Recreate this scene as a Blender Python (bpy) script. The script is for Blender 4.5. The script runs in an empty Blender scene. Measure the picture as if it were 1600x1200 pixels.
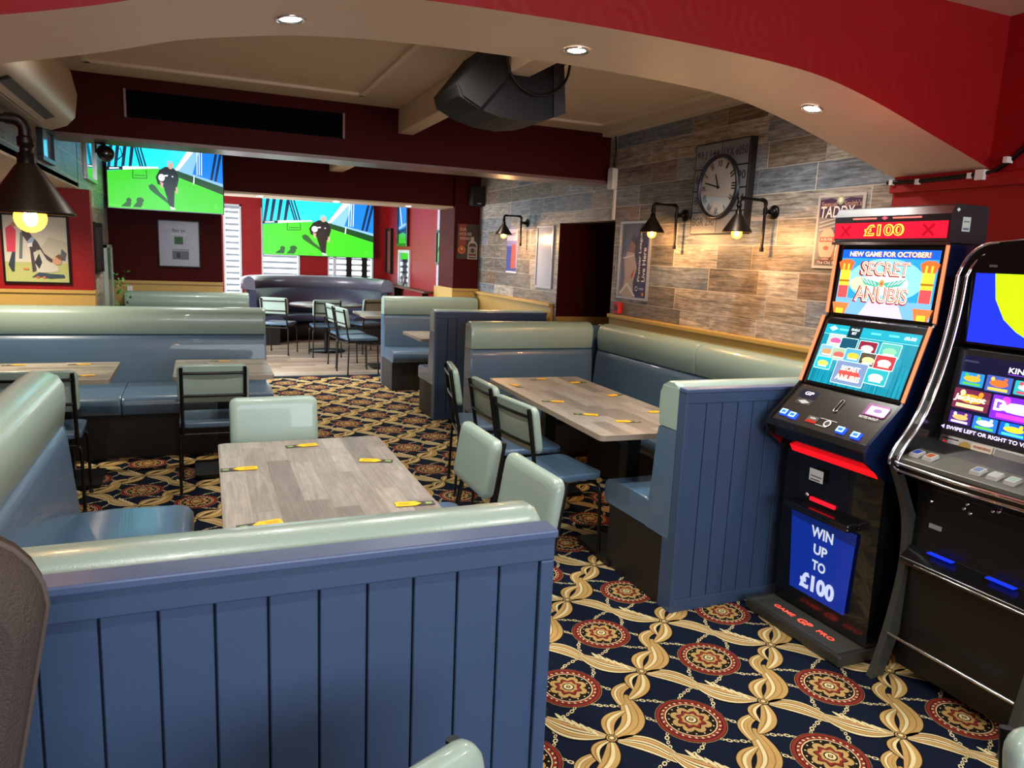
import bpy, math, random
import numpy as np
from mathutils import Vector, Matrix
random.seed(7)
PI = math.pi
SC = bpy.context.scene
COL = SC.collection

# ---------------------------------------------------------------- camera
cd = bpy.data.cameras.new('camera'); cam = bpy.data.objects.new('camera', cd); COL.objects.link(cam)
yaw, pit, rol = math.radians(23.0871), math.radians(9.7007), math.radians(2.4439)
F = Vector((math.sin(yaw)*math.cos(pit), math.cos(yaw)*math.cos(pit), -math.sin(pit)))
R0 = Vector((math.cos(yaw), -math.sin(yaw), 0)); U0 = R0.cross(F)
Rt = R0*math.cos(rol) + U0*math.sin(rol); Up = -R0*math.sin(rol) + U0*math.cos(rol)
M = Matrix((Rt, Up, -F)).transposed().to_4x4(); M.translation = Vector((0, 0, 1.6))
cam.matrix_world = M
cd.sensor_fit = 'HORIZONTAL'; cd.sensor_width = 36; cd.lens = 36*1160.418/1600
cd.clip_start = .02; cd.clip_end = 100
SC.camera = cam
# ---------------------------------------------------------------- world, exposure
w = bpy.data.worlds.new('world'); SC.world = w; w.use_nodes = True
w.node_tree.nodes['Background'].inputs[0].default_value = (.75, .85, 1, 1)
w.node_tree.nodes['Background'].inputs[1].default_value = .35
SC.view_settings.view_transform = 'Standard'; SC.view_settings.look = 'None'
SC.view_settings.gamma = 1; SC.view_settings.use_curve_mapping = False
SC.view_settings.exposure = 0.85

def area(name, loc, rot, sx, sy, power, col=(1, 1, 1)):
    l = bpy.data.lights.new(name, 'AREA'); l.shape = 'RECTANGLE'; l.size = sx; l.size_y = sy
    l.energy = power; l.color = col
    o = bpy.data.objects.new(name, l); COL.objects.link(o); o.location = loc; o.rotation_euler = rot
    return o
def spot(name, loc, power, col=(1, .965, .90), ang=110, rad=.035, blend=.8, rot=(0, 0, 0)):
    l = bpy.data.lights.new(name, 'SPOT'); l.energy = power; l.color = col; l.spot_size = math.radians(ang)
    l.spot_blend = blend; l.shadow_soft_size = rad
    o = bpy.data.objects.new(name, l); COL.objects.link(o); o.location = loc; o.rotation_euler = rot
    return o
def point(name, loc, power, col, rad=.03):
    l = bpy.data.lights.new(name, 'POINT'); l.energy = power; l.color = col; l.shadow_soft_size = rad
    o = bpy.data.objects.new(name, l); COL.objects.link(o); o.location = loc
    return o
# daylight through an unseen window assumed behind the viewer
area('daylight_assumed_window', (1.2, -2.75, 1.75), (math.radians(-90), 0, PI), 3.6, 1.3, 74, (.86, .93, 1))
# daylight through the window of the end room and its left side
area('daylight_side_window', (-1.36, 10.5, 1.5), (0, math.radians(-90), 0), 1.5, 1.7, 140, (.9, .96, 1))
area('daylight_end_window', (1.2, 13.9, 1.5), (math.radians(-90), 0, 0), 2.4, 1.2, 9, (.9, .96, 1))

# ---------------------------------------------------------------- materials
def hexc(h):
    h = h.lstrip('#'); c = [int(h[i:i+2], 16)/255 for i in (0, 2, 4)]
    return tuple(x/12.92 if x <= .04045 else ((x+.055)/1.055)**2.4 for x in c) + (1,)
MATS = {}
def mat(name, col, rough=.5, metal=0, coat=0, bump=0, bscale=80, var=0, vscale=6, spec=.5, btype='NOISE'):
    if name in MATS: return MATS[name]
    m = bpy.data.materials.new(name); m.use_nodes = True; nt = m.node_tree; b = nt.nodes['Principled BSDF']
    c = hexc(col) if isinstance(col, str) else tuple(col)
    b.inputs['Base Color'].default_value = c; b.inputs['Roughness'].default_value = rough
    b.inputs['Metallic'].default_value = metal; b.inputs['Coat Weight'].default_value = coat
    b.inputs['Specular IOR Level'].default_value = spec
    tc = nt.nodes.new('ShaderNodeTexCoord')
    if var:
        n = nt.nodes.new('ShaderNodeTexNoise'); n.inputs['Scale'].default_value = vscale; n.inputs['Detail'].default_value = 5
        nt.links.new(tc.outputs['Object'], n.inputs['Vector'])
        mx = nt.nodes.new('ShaderNodeMix'); mx.data_type = 'RGBA'
        mx.inputs[6].default_value = tuple(x*(1-var) for x in c[:3])+(1,)
        mx.inputs[7].default_value = tuple(min(1, x*(1+var)) for x in c[:3])+(1,)
        nt.links.new(n.outputs['Fac'], mx.inputs[0]); nt.links.new(mx.outputs[2], b.inputs['Base Color'])
    if bump:
        if btype == 'NOISE':
            n2 = nt.nodes.new('ShaderNodeTexNoise'); n2.inputs['Scale'].default_value = bscale; n2.inputs['Detail'].default_value = 4
            out = n2.outputs['Fac']
        elif btype == 'VORO':
            n2 = nt.nodes.new('ShaderNodeTexVoronoi'); n2.inputs['Scale'].default_value = bscale
            sn = nt.nodes.new('ShaderNodeMath'); sn.operation = 'MULTIPLY'; sn.inputs[1].default_value = 26
            s2 = nt.nodes.new('ShaderNodeMath'); s2.operation = 'SINE'
            nt.links.new(n2.outputs['Distance'], sn.inputs[0]); nt.links.new(sn.outputs[0], s2.inputs[0]); out = s2.outputs[0]
        nt.links.new(tc.outputs['Object'], n2.inputs['Vector'])
        bp = nt.nodes.new('ShaderNodeBump'); bp.inputs['Strength'].default_value = bump; bp.inputs['Distance'].default_value = .004
        nt.links.new(out, bp.inputs['Height']); nt.links.new(bp.outputs[0], b.inputs['Normal'])
    MATS[name] = m
    return m
def em(name, col, s=1.0):
    if name in MATS: return MATS[name]
    m = bpy.data.materials.new(name); m.use_nodes = True; nt = m.node_tree; b = nt.nodes['Principled BSDF']
    c = hexc(col)
    b.inputs['Base Color'].default_value = tuple(x*.15 for x in c[:3])+(1,); b.inputs['Roughness'].default_value = .25
    b.inputs['Emission Color'].default_value = c; b.inputs['Emission Strength'].default_value = s
    MATS[name] = m
    return m
def E(col, s=1.0): return em('glow_%s_%d' % (col, int(s*100)), col, s*.6)
def Pm(col, rough=.5): return mat('print_%s_%d' % (col, int(rough*100)), col, rough)

def plank_mat(name, axis, L, H, palette, groove, rough=.5, bump=.4, grain=1.0, varlen=.5, gw=.004, rot=None):
    """rectangular planks or tiles; axis = (along, across) object coordinates"""
    m = bpy.data.materials.new(name); m.use_nodes = True; nt = m.node_tree; N = nt.nodes; K = nt.links
    b = N['Principled BSDF']; b.inputs['Roughness'].default_value = rough
    tc = N.new('ShaderNodeTexCoord'); sp = N.new('ShaderNodeSeparateXYZ'); K.new(tc.outputs['Object'], sp.inputs[0])
    A, B = sp.outputs[axis[0]], sp.outputs[axis[1]]
    def mth(op, a, c=None, d=None):
        n = N.new('ShaderNodeMath'); n.operation = op
        for i, v in enumerate((a, c, d)):
            if v is None: continue
            if isinstance(v, (int, float)): n.inputs[i].default_value = v
            else: K.new(v, n.inputs[i])
        return n.outputs[0]
    row = mth('FLOOR', mth('DIVIDE', B, H))
    wn = N.new('ShaderNodeTexWhiteNoise'); wn.noise_dimensions = '1D'; K.new(row, wn.inputs['W'])
    # position along the row, warped so the tiles differ in length
    a1 = mth('ADD', mth('DIVIDE', A, L), mth('MULTIPLY', wn.outputs['Value'], 7.3))
    a2 = mth('ADD', a1, mth('MULTIPLY', mth('SINE', mth('ADD', mth('MULTIPLY', a1, 2.3), mth('MULTIPLY', row, 1.7))), varlen*.42))
    colm = mth('FLOOR', a2)
    cx = N.new('ShaderNodeCombineXYZ'); K.new(row, cx.inputs[0]); K.new(colm, cx.inputs[1])
    w2 = N.new('ShaderNodeTexWhiteNoise'); w2.noise_dimensions = '2D'; K.new(cx.outputs[0], w2.inputs['Vector'])
    cr = N.new('ShaderNodeValToRGB'); cr.color_ramp.interpolation = 'CONSTANT'
    el = cr.color_ramp.elements
    for i, c in enumerate(palette):
        if i < 2: e = el[i]; e.position = i/len(palette)
        else: e = el.new(i/len(palette))
        e.color = hexc(c)
    K.new(w2.outputs['Value'], cr.inputs[0])
    # grain
    gx = N.new('ShaderNodeCombineXYZ')
    K.new(mth('ADD', mth('MULTIPLY', A, 2.2), mth('MULTIPLY', w2.outputs['Value'], 37)), gx.inputs[0])
    K.new(mth('MULTIPLY', B, 34), gx.inputs[1]); K.new(mth('MULTIPLY', colm, 3.1), gx.inputs[2])
    gn = N.new('ShaderNodeTexNoise'); gn.inputs['Scale'].default_value = 1; gn.inputs['Detail'].default_value = 7
    gn.inputs['Roughness'].default_value = .65; gn.inputs['Distortion'].default_value = 2.4; K.new(gx.outputs[0], gn.inputs['Vector'])
    g = N.new('ShaderNodeMapRange'); g.inputs[1].default_value = .3; g.inputs[2].default_value = .7
    g.inputs[3].default_value = 1-.74*grain; g.inputs[4].default_value = 1+.5*grain; K.new(gn.outputs['Fac'], g.inputs[0])
    # mottled wear
    wx = N.new('ShaderNodeCombineXYZ'); K.new(mth('MULTIPLY', A, 9), wx.inputs[0]); K.new(mth('MULTIPLY', B, 22), wx.inputs[1]); K.new(w2.outputs['Value'], wx.inputs[2])
    wn2 = N.new('ShaderNodeTexNoise'); wn2.inputs['Scale'].default_value = 1.2; wn2.inputs['Detail'].default_value = 6; wn2.inputs['Roughness'].default_value = .7
    K.new(wx.outputs[0], wn2.inputs['Vector'])
    g2 = N.new('ShaderNodeMapRange'); g2.inputs[1].default_value = .35; g2.inputs[2].default_value = .68
    g2.inputs[3].default_value = 1-.35*grain; g2.inputs[4].default_value = 1+.22*grain; K.new(wn2.outputs['Fac'], g2.inputs[0])
    vm = N.new('ShaderNodeVectorMath'); vm.operation = 'SCALE'; K.new(cr.outputs[0], vm.inputs[0]); K.new(mth('MULTIPLY', g.outputs[0], g2.outputs[0]), vm.inputs['Scale'])
    # grooves
    fb = mth('FRACT', mth('DIVIDE', B, H)); fa = mth('FRACT', a2)
    db = mth('MULTIPLY', mth('MINIMUM', fb, mth('SUBTRACT', 1, fb)), H)
    da = mth('MULTIPLY', mth('MINIMUM', fa, mth('SUBTRACT', 1, fa)), L)
    gr = mth('LESS_THAN', mth('MINIMUM', db, da), gw/2)
    mx = N.new('ShaderNodeMix'); mx.data_type = 'RGBA'; K.new(gr, mx.inputs[0]); K.new(vm.outputs[0], mx.inputs[6]); mx.inputs[7].default_value = hexc(groove)
    K.new(mx.outputs[2], b.inputs['Base Color'])
    bp = N.new('ShaderNodeBump'); bp.inputs['Strength'].default_value = bump; bp.inputs['Distance'].default_value = .002
    K.new(mth('SUBTRACT', gn.outputs['Fac'], gr), bp.inputs['Height']); K.new(bp.outputs[0], b.inputs['Normal'])
    MATS[name] = m
    return m

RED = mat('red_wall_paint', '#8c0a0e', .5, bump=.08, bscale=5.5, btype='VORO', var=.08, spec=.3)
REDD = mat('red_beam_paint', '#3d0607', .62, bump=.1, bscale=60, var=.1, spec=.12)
CREAM = mat('cream_ceiling_paint', '#cdb79c', .55, bump=.15, bscale=25, var=.05)
CREAM2 = mat('cream_moulding_paint', '#d8c6ac', .5)
TAN = mat('tan_dado_paint', '#b5924c', .45, var=.05)
SAGE = mat('sage_leather', '#8ea398', .3, coat=.25, bump=.12, bscale=220, var=.05, vscale=3)
BLUE = mat('blue_leather', '#4a637b', .3, coat=.25, bump=.12, bscale=220, var=.06, vscale=3)
PANEL = mat('navy_panel_paint', '#344968', .45, bump=.08, bscale=120, var=.05)
PANELG = mat('navy_panel_groove', '#141e33', .6)
KICK = mat('black_kickboard', '#15120f', .55, bump=.1, bscale=60)
BLACK = mat('black_metal', '#0c0b0b', .35, metal=.3)
BLKP = mat('black_plastic', '#0d0d0e', .22, coat=.4)
DARKG = mat('dark_grey_plastic', '#33342f', .4)
CHROME = mat('chrome', '#d8d8dc', .12, metal=1)
STEEL = mat('brushed_steel', '#b9b9b6', .3, metal=1)
PIPE = mat('dark_iron_pipe', '#1a1512', .35, metal=.75)
BRONZE = mat('bronze_lamp_shade', '#2b2118', .38, metal=.7)
NAVY = mat('navy_carpet_pile', '#0e1628', .95, bump=.8, bscale=420, var=.35, vscale=300, spec=.1)
GOLD1 = mat('gold_carpet_yarn', '#ac8c55', .95, bump=.6, bscale=300, var=.25, vscale=260, spec=.1)
GOLD2 = mat('ochre_carpet_yarn', '#8f6c34', .95, bump=.6, bscale=300, var=.25, vscale=260, spec=.1)
CREAMY = mat('cream_carpet_yarn', '#cdbf90', .95, bump=.6, bscale=300, var=.2, vscale=260, spec=.1)
MAROON = mat('maroon_carpet_yarn', '#7c2a22', .95, bump=.6, bscale=300, var=.25, vscale=260, spec=.1)
DKBRN = mat('dark_brown_carpet_yarn', '#1c1410', .95, spec=.1)
OAK = plank_mat('grey_oak_laminate', (1, 0), .55, .085, ['#837e77', '#8f8a83', '#76716b', '#969087', '#807971', '#8a847c'], '#6f675e', .34, .15, .38, .8, .0012)
OAKX = plank_mat('grey_oak_laminate_cross', (0, 1), .55, .085, ['#8d867c', '#9b9388', '#7e776e', '#a39a8d'], '#6f675e', .34, .15, .38, .8, .0012)
OAKEDGE = mat('table_edge_band', '#8f8577', .4)
TILE = plank_mat('reclaimed_plank_wall_tiles', (1, 2), .62, .158, ['#8d8072', '#a59a8e', '#757a82', '#a99b88', '#877a6c', '#8e8e92', '#b3a99c', '#787066', '#9b8d7d', '#7c828a', '#aea498', '#87705e'], '#c4bbad', .42, .35, 1.0, .9, .0035)
PARQ = plank_mat('pale_laminate_floor', (0, 1), 1.1, .16, ['#a4937f', '#94836f', '#b3a28e', '#8c7c6b'], '#6d5e50', .3, .15, .4, .6, .003)
WHITE = mat('white_plastic', '#d9d6cf', .4)
FABRIC = mat('grey_brown_woven_fabric', '#453d39', .95, bump=.8, bscale=350, var=.2, vscale=200, spec=.15)
BULB = em('filament_glow', '#ffd48a', 45)
BULBG = bpy.data.materials.new('amber_bulb_glass'); BULBG.use_nodes = True
_n = BULBG.node_tree.nodes; _l = BULBG.node_tree.links; _n.remove(_n['Principled BSDF'])
_t = _n.new('ShaderNodeBsdfTransparent'); _e = _n.new('ShaderNodeEmission'); _e.inputs[0].default_value = hexc('#ffa838'); _e.inputs[1].default_value = 4
_m = _n.new('ShaderNodeMixShader'); _m.inputs[0].default_value = .45; _l.new(_t.outputs[0], _m.inputs[1]); _l.new(_e.outputs[0], _m.inputs[2]); _l.new(_m.outputs[0], _n['Material Output'].inputs[0])
DL = em('downlight_glow', '#fff1dc', 28)

# ---------------------------------------------------------------- mesh helpers
class MB:
    def __init__(s): s.v = []; s.f = []; s.m = []; s.sm = []
    def add(s, vs, fs, mi=0, smooth=False):
        o = len(s.v); s.v += [tuple(p) for p in vs]
        for f in fs: s.f.append([i+o for i in f]); s.m.append(mi); s.sm.append(smooth)
        return s
    def box(s, x0, x1, y0, y1, z0, z1, mi=0):
        return s.add([(x0, y0, z0), (x1, y0, z0), (x1, y1, z0), (x0, y1, z0), (x0, y0, z1), (x1, y0, z1), (x1, y1, z1), (x0, y1, z1)],
                     [(0, 3, 2, 1), (4, 5, 6, 7), (0, 1, 5, 4), (1, 2, 6, 5), (2, 3, 7, 6), (3, 0, 4, 7)], mi)
    def prism(s, pts, axis, a, b, mi=0, smooth=False):
        """pts 2D outline in the plane of the other two axes (in x,y,z order)"""
        def P(p, t):
            return {0: (t, p[0], p[1]), 1: (p[0], t, p[1]), 2: (p[0], p[1], t)}[axis]
        n = len(pts); vs = [P(p, a) for p in pts]+[P(p, b) for p in pts]
        s.add(vs, [(i, (i+1) % n, n+(i+1) % n, n+i) for i in range(n)], mi, smooth)
        return s.add(vs, [list(range(n))[::-1], list(range(n, 2*n))], mi)
    def tube(s, pts, r, seg=10, mi=0, cap=True, radii=None, closed=False):
        pts = [Vector(p) for p in pts]; n = len(pts); vs = []; nrm = None
        for i, p in enumerate(pts):
            if closed: t = (pts[(i+1) % n]-pts[i-1]).normalized()
            else: t = (pts[min(i+1, n-1)]-pts[max(i-1, 0)]).normalized()
            if nrm is None:
                nrm = t.orthogonal().normalized()
            else:
                nrm = (nrm-t*nrm.dot(t)).normalized()
            bn = t.cross(nrm); rr = radii[i] if radii else r
            for k in range(seg):
                a = 2*PI*k/seg; vs.append(p+nrm*math.cos(a)*rr+bn*math.sin(a)*rr)
        fs = []
        for i in range(n if closed else n-1):
            j = (i+1) % n
            for k in range(seg): fs.append((i*seg+k, i*seg+(k+1) % seg, j*seg+(k+1) % seg, j*seg+k))
        s.add(vs, fs, mi, True)
        if cap and not closed:
            s.add(vs[:seg], [list(range(seg))[::-1]], mi); s.add(vs[-seg:], [list(range(seg))], mi)
        return s
    def lathe(s, prof, c=(0, 0, 0), seg=24, mi=0, axis=2, smooth=True):
        vs = []
        for r, h in prof:
            for k in range(seg):
                a = 2*PI*k/seg; x, y = r*math.cos(a), r*math.sin(a)
                p = {2: (x, y, h), 0: (h, x, y), 1: (y, h, x)}[axis]
                vs.append((p[0]+c[0], p[1]+c[1], p[2]+c[2]))
        fs = [(i*seg+k, i*seg+(k+1) % seg, (i+1)*seg+(k+1) % seg, (i+1)*seg+k) for i in range(len(prof)-1) for k in range(seg)]
        return s.add(vs, fs, mi, smooth)
    def bolster(s, prof, axis, a, b, mi=0, er=.012, endscale=.9, seg=1, mid=None):
        """padded extrusion: outline shrinks slightly at both ends"""
        cx = sum(p[0] for p in prof)/len(prof); cy = sum(p[1] for p in prof)/len(prof)
        st = [(a, endscale), (a+er*.3, (1+endscale)/2+.02), (a+er, 1), (b-er, 1), (b-er*.3, (1+endscale)/2+.02), (b, endscale)]
        def P(p, t): return {0: (t, p[0], p[1]), 1: (p[0], t, p[1]), 2: (p[0], p[1], t)}[axis]
        n = len(prof); vs = []
        for t, k in st:
            for p in prof:
                vs.append(P((cx+(p[0]-cx)*k, cy+(p[1]-cy)*k), t))
        fs = [(i*n+k, i*n+(k+1) % n, (i+1)*n+(k+1) % n, (i+1)*n+k) for i in range(len(st)-1) for k in range(n)]
        s.add(vs, fs, mi, True)
        return s.add(vs[:n]+vs[-n:], [list(range(n))[::-1], list(range(n, 2*n))], mi, False)
    def obj(s, name, mats, parent=None, world=False, bevel=0, bseg=2, autos=True):
        me = bpy.data.meshes.new(name); vs = s.v
        o = bpy.data.objects.new(name, me); COL.objects.link(o)
        if parent is not None:
            o.parent = parent
            if world:
                r = parent
                while r.parent: r = r.parent
                mi = Matrix.LocRotScale(r.location, r.rotation_euler, None).inverted()
                vs = [tuple(mi @ Vector(v)) for v in vs]
        me.from_pydata(vs, [], s.f)
        if not isinstance(mats, (list, tuple)): mats = [mats]
        for m in mats: me.materials.append(m)
        me.polygons.foreach_set('material_index', s.m); me.polygons.foreach_set('use_smooth', s.sm)
        me.update()
        if bevel:
            md = o.modifiers.new('bevel', 'BEVEL'); md.width = bevel; md.segments = bseg; md.limit_method = 'ANGLE'; md.angle_limit = math.radians(40)
        return o
def rrect(x0, x1, y0, y1, r, n=4):
    pts = []
    for cx, cy, a0 in ((x1-r, y0+r, -PI/2), (x1-r, y1-r, 0), (x0+r, y1-r, PI/2), (x0+r, y0+r, PI)):
        for k in range(n+1):
            a = a0+PI/2*k/n; pts.append((cx+r*math.cos(a), cy+r*math.sin(a)))
    return pts

_txt = {}
def text_mesh(t, bold):
    key = (t, bold)
    if key not in _txt:
        cu = bpy.data.curves.new('t', 'FONT'); cu.body = t; cu.offset = bold; cu.resolution_u = 3
        o = bpy.data.objects.new('t', cu); COL.objects.link(o)
        dg = bpy.context.evaluated_depsgraph_get(); me = bpy.data.meshes.new_from_object(o.evaluated_get(dg))
        vs = [(v.co.x, v.co.y) for v in me.vertices]; fs = [list(p.vertices) for p in me.polygons]
        bpy.data.objects.remove(o); bpy.data.curves.remove(cu); bpy.data.meshes.remove(me)
        _txt[key] = (vs, fs)
    return _txt[key]
class Canvas:
    """flat artwork on a plane: O origin, U right, V up (viewer side = U x V)"""
    def __init__(s, O, U, V, eps=.0005):
        s.O = Vector(O); s.U = Vector(U).normalized(); s.V = Vector(V).normalized(); s.N = s.U.cross(s.V); s.e = eps
        s.mb = MB(); s.mats = []; s.k = 0
    def mi(s, m):
        if m not in s.mats: s.mats.append(m)
        return s.mats.index(m)
    def poly(s, pts, m, l=None):
        if l is None: s.k += 1; l = s.k
        s.mb.add([s.O+s.U*p[0]+s.V*p[1]+s.N*(l*s.e) for p in pts], [list(range(len(pts)))], s.mi(m)); return s
    def rect(s, x0, y0, x1, y1, m, l=None, r=0):
        return s.poly(rrect(x0, x1, y0, y1, r, 3) if r else [(x0, y0), (x1, y0), (x1, y1), (x0, y1)], m, l)
    def ell(s, x, y, rx, ry, m, l=None, n=20, a0=0, a1=2*PI):
        full = abs(a1-a0-2*PI) < 1e-6
        return s.poly([(x+rx*math.cos(a0+(a1-a0)*k/(n if full else n-1)), y+ry*math.sin(a0+(a1-a0)*k/(n if full else n-1))) for k in range(n)], m, l)
    def line(s, p, q, w_, m, l=None):
        d = Vector((q[0]-p[0], q[1]-p[1])); d.normalize(); n = Vector((-d.y, d.x))*w_/2
        return s.poly([(p[0]-n.x, p[1]-n.y), (q[0]-n.x, q[1]-n.y), (q[0]+n.x, q[1]+n.y), (p[0]+n.x, p[1]+n.y)], m, l)
    def text(s, t, x, y, h, m, l=None, w_=None, al='c', rot=0, bold=.012, shear=0):
        if l is None: s.k += 1; l = s.k
        vs, fs = text_mesh(t, bold)
        if not vs: return s
        x0, x1 = min(v[0] for v in vs), max(v[0] for v in vs); y0, y1 = min(v[1] for v in vs), max(v[1] for v in vs)
        sy = h/(y1-y0); sx = w_/(x1-x0) if w_ else sy; c, n = math.cos(rot), math.sin(rot); out = []
        for v in vs:
            a = (v[0]-(x0+x1)/2)*sx if al == 'c' else (v[0]-x0)*sx; b = (v[1]-(y0+y1)/2)*sy
            a += b*shear
            out.append(s.O+s.U*(x+a*c-b*n)+s.V*(y+a*n+b*c)+s.N*(l*s.e))
        s.mb.add(out, fs, s.mi(m)); return s
    def obj(s, name, parent=None, world=True): return s.mb.obj(name, s.mats, parent, world)

def thing(name, label, cat, loc=(0, 0, 0), rotz=0, group=None):
    o = bpy.data.objects.new(name, None); COL.objects.link(o); o.location = loc; o.rotation_euler = (0, 0, rotz)
    o.empty_display_size = .1
    o['label'] = label; o['category'] = cat
    if group: o['group'] = group
    return o
def tag(o, label, cat, group=None):
    o['label'] = label; o['category'] = cat
    if group: o['group'] = group
    return o
def struct(name, mb, m, **k):
    o = mb.obj(name, m, **k); o['kind'] = 'structure'; return o
def copy_tree(o, parent=None, **kw):
    c = o.copy(); COL.objects.link(c); c.parent = parent
    for ch in list(o.children): copy_tree(ch, c)
    return c

# ================================================================ ROOM SHELL
XW = 3.3
CZ = 2.67
# ---- floor: woven carpet with medallions, ribbons, bows and chains
def carpet():
    mb = MB(); mats = [NAVY, GOLD1, GOLD2, CREAMY, MAROON, DKBRN]
    mb.add([(-2.9, -2.9, 0), (4.0, -2.9, 0), (4.0, 9.6, 0), (-2.9, 9.6, 0)], [(0, 1, 2, 3)], 0)
    e = .00035
    V = []; Fc = []; Mi = []
    def put(pts, mi, l):
        o = len(V); V.extend([(p[0], p[1], l*e) for p in pts]); Fc.append(list(range(o, o+len(pts)))); Mi.append(mi)
    def ring(r0, r1, mi, l, n=24, wob=0, lob=8, ph=0):
        o = len(V)
        for k in range(n):
            a = 2*PI*k/n; s_ = 1+wob*math.cos(lob*a+ph)
            V.append((r0*s_*math.cos(a), r0*s_*math.sin(a), l*e)); V.append((r1*s_*math.cos(a), r1*s_*math.sin(a), l*e))
        for k in range(n):
            j = (k+1) % n; Fc.append([o+2*k, o+2*k+1, o+2*j+1, o+2*j]); Mi.append(mi)
    def disc(x, y, r, mi, l, n=8, rot=0): put([(x+r*math.cos(2*PI*k/n+rot), y+r*math.sin(2*PI*k/n+rot)) for k in range(n)], mi, l)
    def capture(fn):
        nonlocal V, Fc, Mi
        V, Fc, Mi = [], [], []; fn(); return np.array(V), Fc, Mi
    def medallion():
        disc(0, 0, .116, 1, 1, 28); ring(.1, .1135, 4, 2, 28); ring(.112, .1145, 5, 3, 28); ring(.098, .101, 5, 3, 28)
        disc(0, 0, .085, 5, 2, 24); ring(.083, .1, 4, 2, 28); ring(.081, .0845, 3, 3, 24)
        for k in range(28):
            a = 2*PI*k/28
            put([(.1-.0 + 0)*0+.0 if False else ((.0925+dr)*math.cos(a+da), (.0925+dr)*math.sin(a+da)) for dr, da in ((-.0035, -.055), (.0035, -.02), (.0035, .055), (-.0035, .02))], 3, 4)
        for k in range(16):
            a = 2*PI*k/16; disc(.072*math.cos(a), .072*math.sin(a), .0036, 3, 4, 4)
        for k in range(8):
            a = 2*PI*k/8; disc(.048*math.cos(a), .048*math.sin(a), .019, 1, 4, 10)
        disc(0, 0, .05, 1, 5, 16)
        ring(.0, .044, 5, 6, 32, .16, 8); ring(.0, .040, 4, 7, 32, .16, 8); ring(.0, .030, 1, 8, 32, .10, 8); disc(0, 0, .021, 5, 9, 12); disc(0, 0, .017, 3, 10, 8); disc(0, 0, .010, 5, 11, 4); disc(0, 0, .006, 1, 12, 4)
    def lanes(path, wid, cols, l, n=22):
        """ribbon made of lanes; path(t)->(x,y), wid(t)"""
        P = [path(i/n) for i in range(n+1)]; Q = []
        for i in range(n+1):
            a = P[max(0, i-1)]; b = P[min(n, i+1)]; dx, dy = b[0]-a[0], b[1]-a[1]; d = math.hypot(dx, dy) or 1
            Q.append((-dy/d, dx/d))
        tot = sum(c[1] for c in cols); acc = 0
        for mi, wt in cols:
            s0 = acc/tot-.5; s1 = (acc+wt)/tot-.5; acc += wt
            for i in range(n):
                w0, w1 = wid(i/n), wid((i+1)/n)
                put([(P[i][0]+Q[i][0]*w0*s0, P[i][1]+Q[i][1]*w0*s0), (P[i+1][0]+Q[i+1][0]*w1*s0, P[i+1][1]+Q[i+1][1]*w1*s0),
                     (P[i+1][0]+Q[i+1][0]*w1*s1, P[i+1][1]+Q[i+1][1]*w1*s1), (P[i][0]+Q[i][0]*w0*s1, P[i][1]+Q[i][1]*w0*s1)], mi, l)
    h = .325; D = h*math.sqrt(2)
    def ribbonA():   # broad looping ribbon, knot (0,0) to knot (h,h)
        u = (1/math.sqrt(2), 1/math.sqrt(2)); v = (-u[1], u[0])
        def tr(a, b): return (u[0]*a*D+v[0]*b, u[1]*a*D+v[1]*b)
        c1 = [(5, .5), (1, 2), (2, .5), (1, 2), (2, .5), (3, 1.4), (2, .4), (1, 1.6), (5, .5)]
        c2 = [(5, .5), (1, 1.6), (3, 1.2), (2, .6), (1, 1.4), (5, .5)]
        lanes(lambda t: tr(.02+.58*t, -.040*math.sin(PI*t*1.25)-.004), lambda t: .016+.075*math.sin(PI*min(1, t*.95+.03))**.8, c1, 4)
        lanes(lambda t: tr(.02+.36*t, .036*math.sin(PI*t)), lambda t: .012+.046*math.sin(PI*t)**.8, c2, 6, 14)
        lanes(lambda t: tr(.45+.34*t, .038*math.sin(PI*t)+.014), lambda t: .03+.022*math.sin(PI*t), c1, 8, 14)
        lanes(lambda t: tr(.55+.43*t, -.026*math.sin(PI*t)), lambda t: .012+.056*math.sin(PI*t)**.7, c2, 10, 14)
        lanes(lambda t: tr(.70+.28*t, .034*math.sin(PI*t)), lambda t: .010+.030*math.sin(PI*t), [(5, .5), (3, 1), (2, .5), (1, 1), (5, .4)], 12, 10)
    def ribbonB():   # feathered twisting leaves, knot (0,0) to (h,-h)
        u = (1/math.sqrt(2), -1/math.sqrt(2)); v = (-u[1], u[0])
        def tr(a, b): return (u[0]*a*D+v[0]*b, u[1]*a*D+v[1]*b)
        c1 = [(5, .5), (3, 1.3), (5, .35), (1, 1.5), (2, .6), (3, 1.0), (5, .6), (3, 1.2), (4, .5), (1, 1.6), (5, .4), (3, 1), (5, .5)]
        lanes(lambda t: tr(.03+.55*t, .026*math.sin(PI*t*1.3)), lambda t: .010+.074*math.sin(PI*t**.8)**.9, c1, 4)
        lanes(lambda t: tr(.42+.55*t, -.024*math.sin(PI*t*1.1)+.016*(1-t)), lambda t: .010+.086*math.sin(PI*t)**.9, c1, 7)
        for k in range(5):
            t0 = .52+k*.07
            lanes(lambda t, t0=t0: tr(t0+.10*t, .02+.030*(1-t)-.006*k), lambda t: .004+.010*math.sin(PI*t), [(3, 1)], 9+k % 2, 4)
    def knot():
        disc(0, 0, .022, 5, 14, 14); disc(0, 0, .018, 1, 15, 14); ring(.010, .0135, 5, 16, 12); disc(0, 0, .007, 3, 17, 8)
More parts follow.
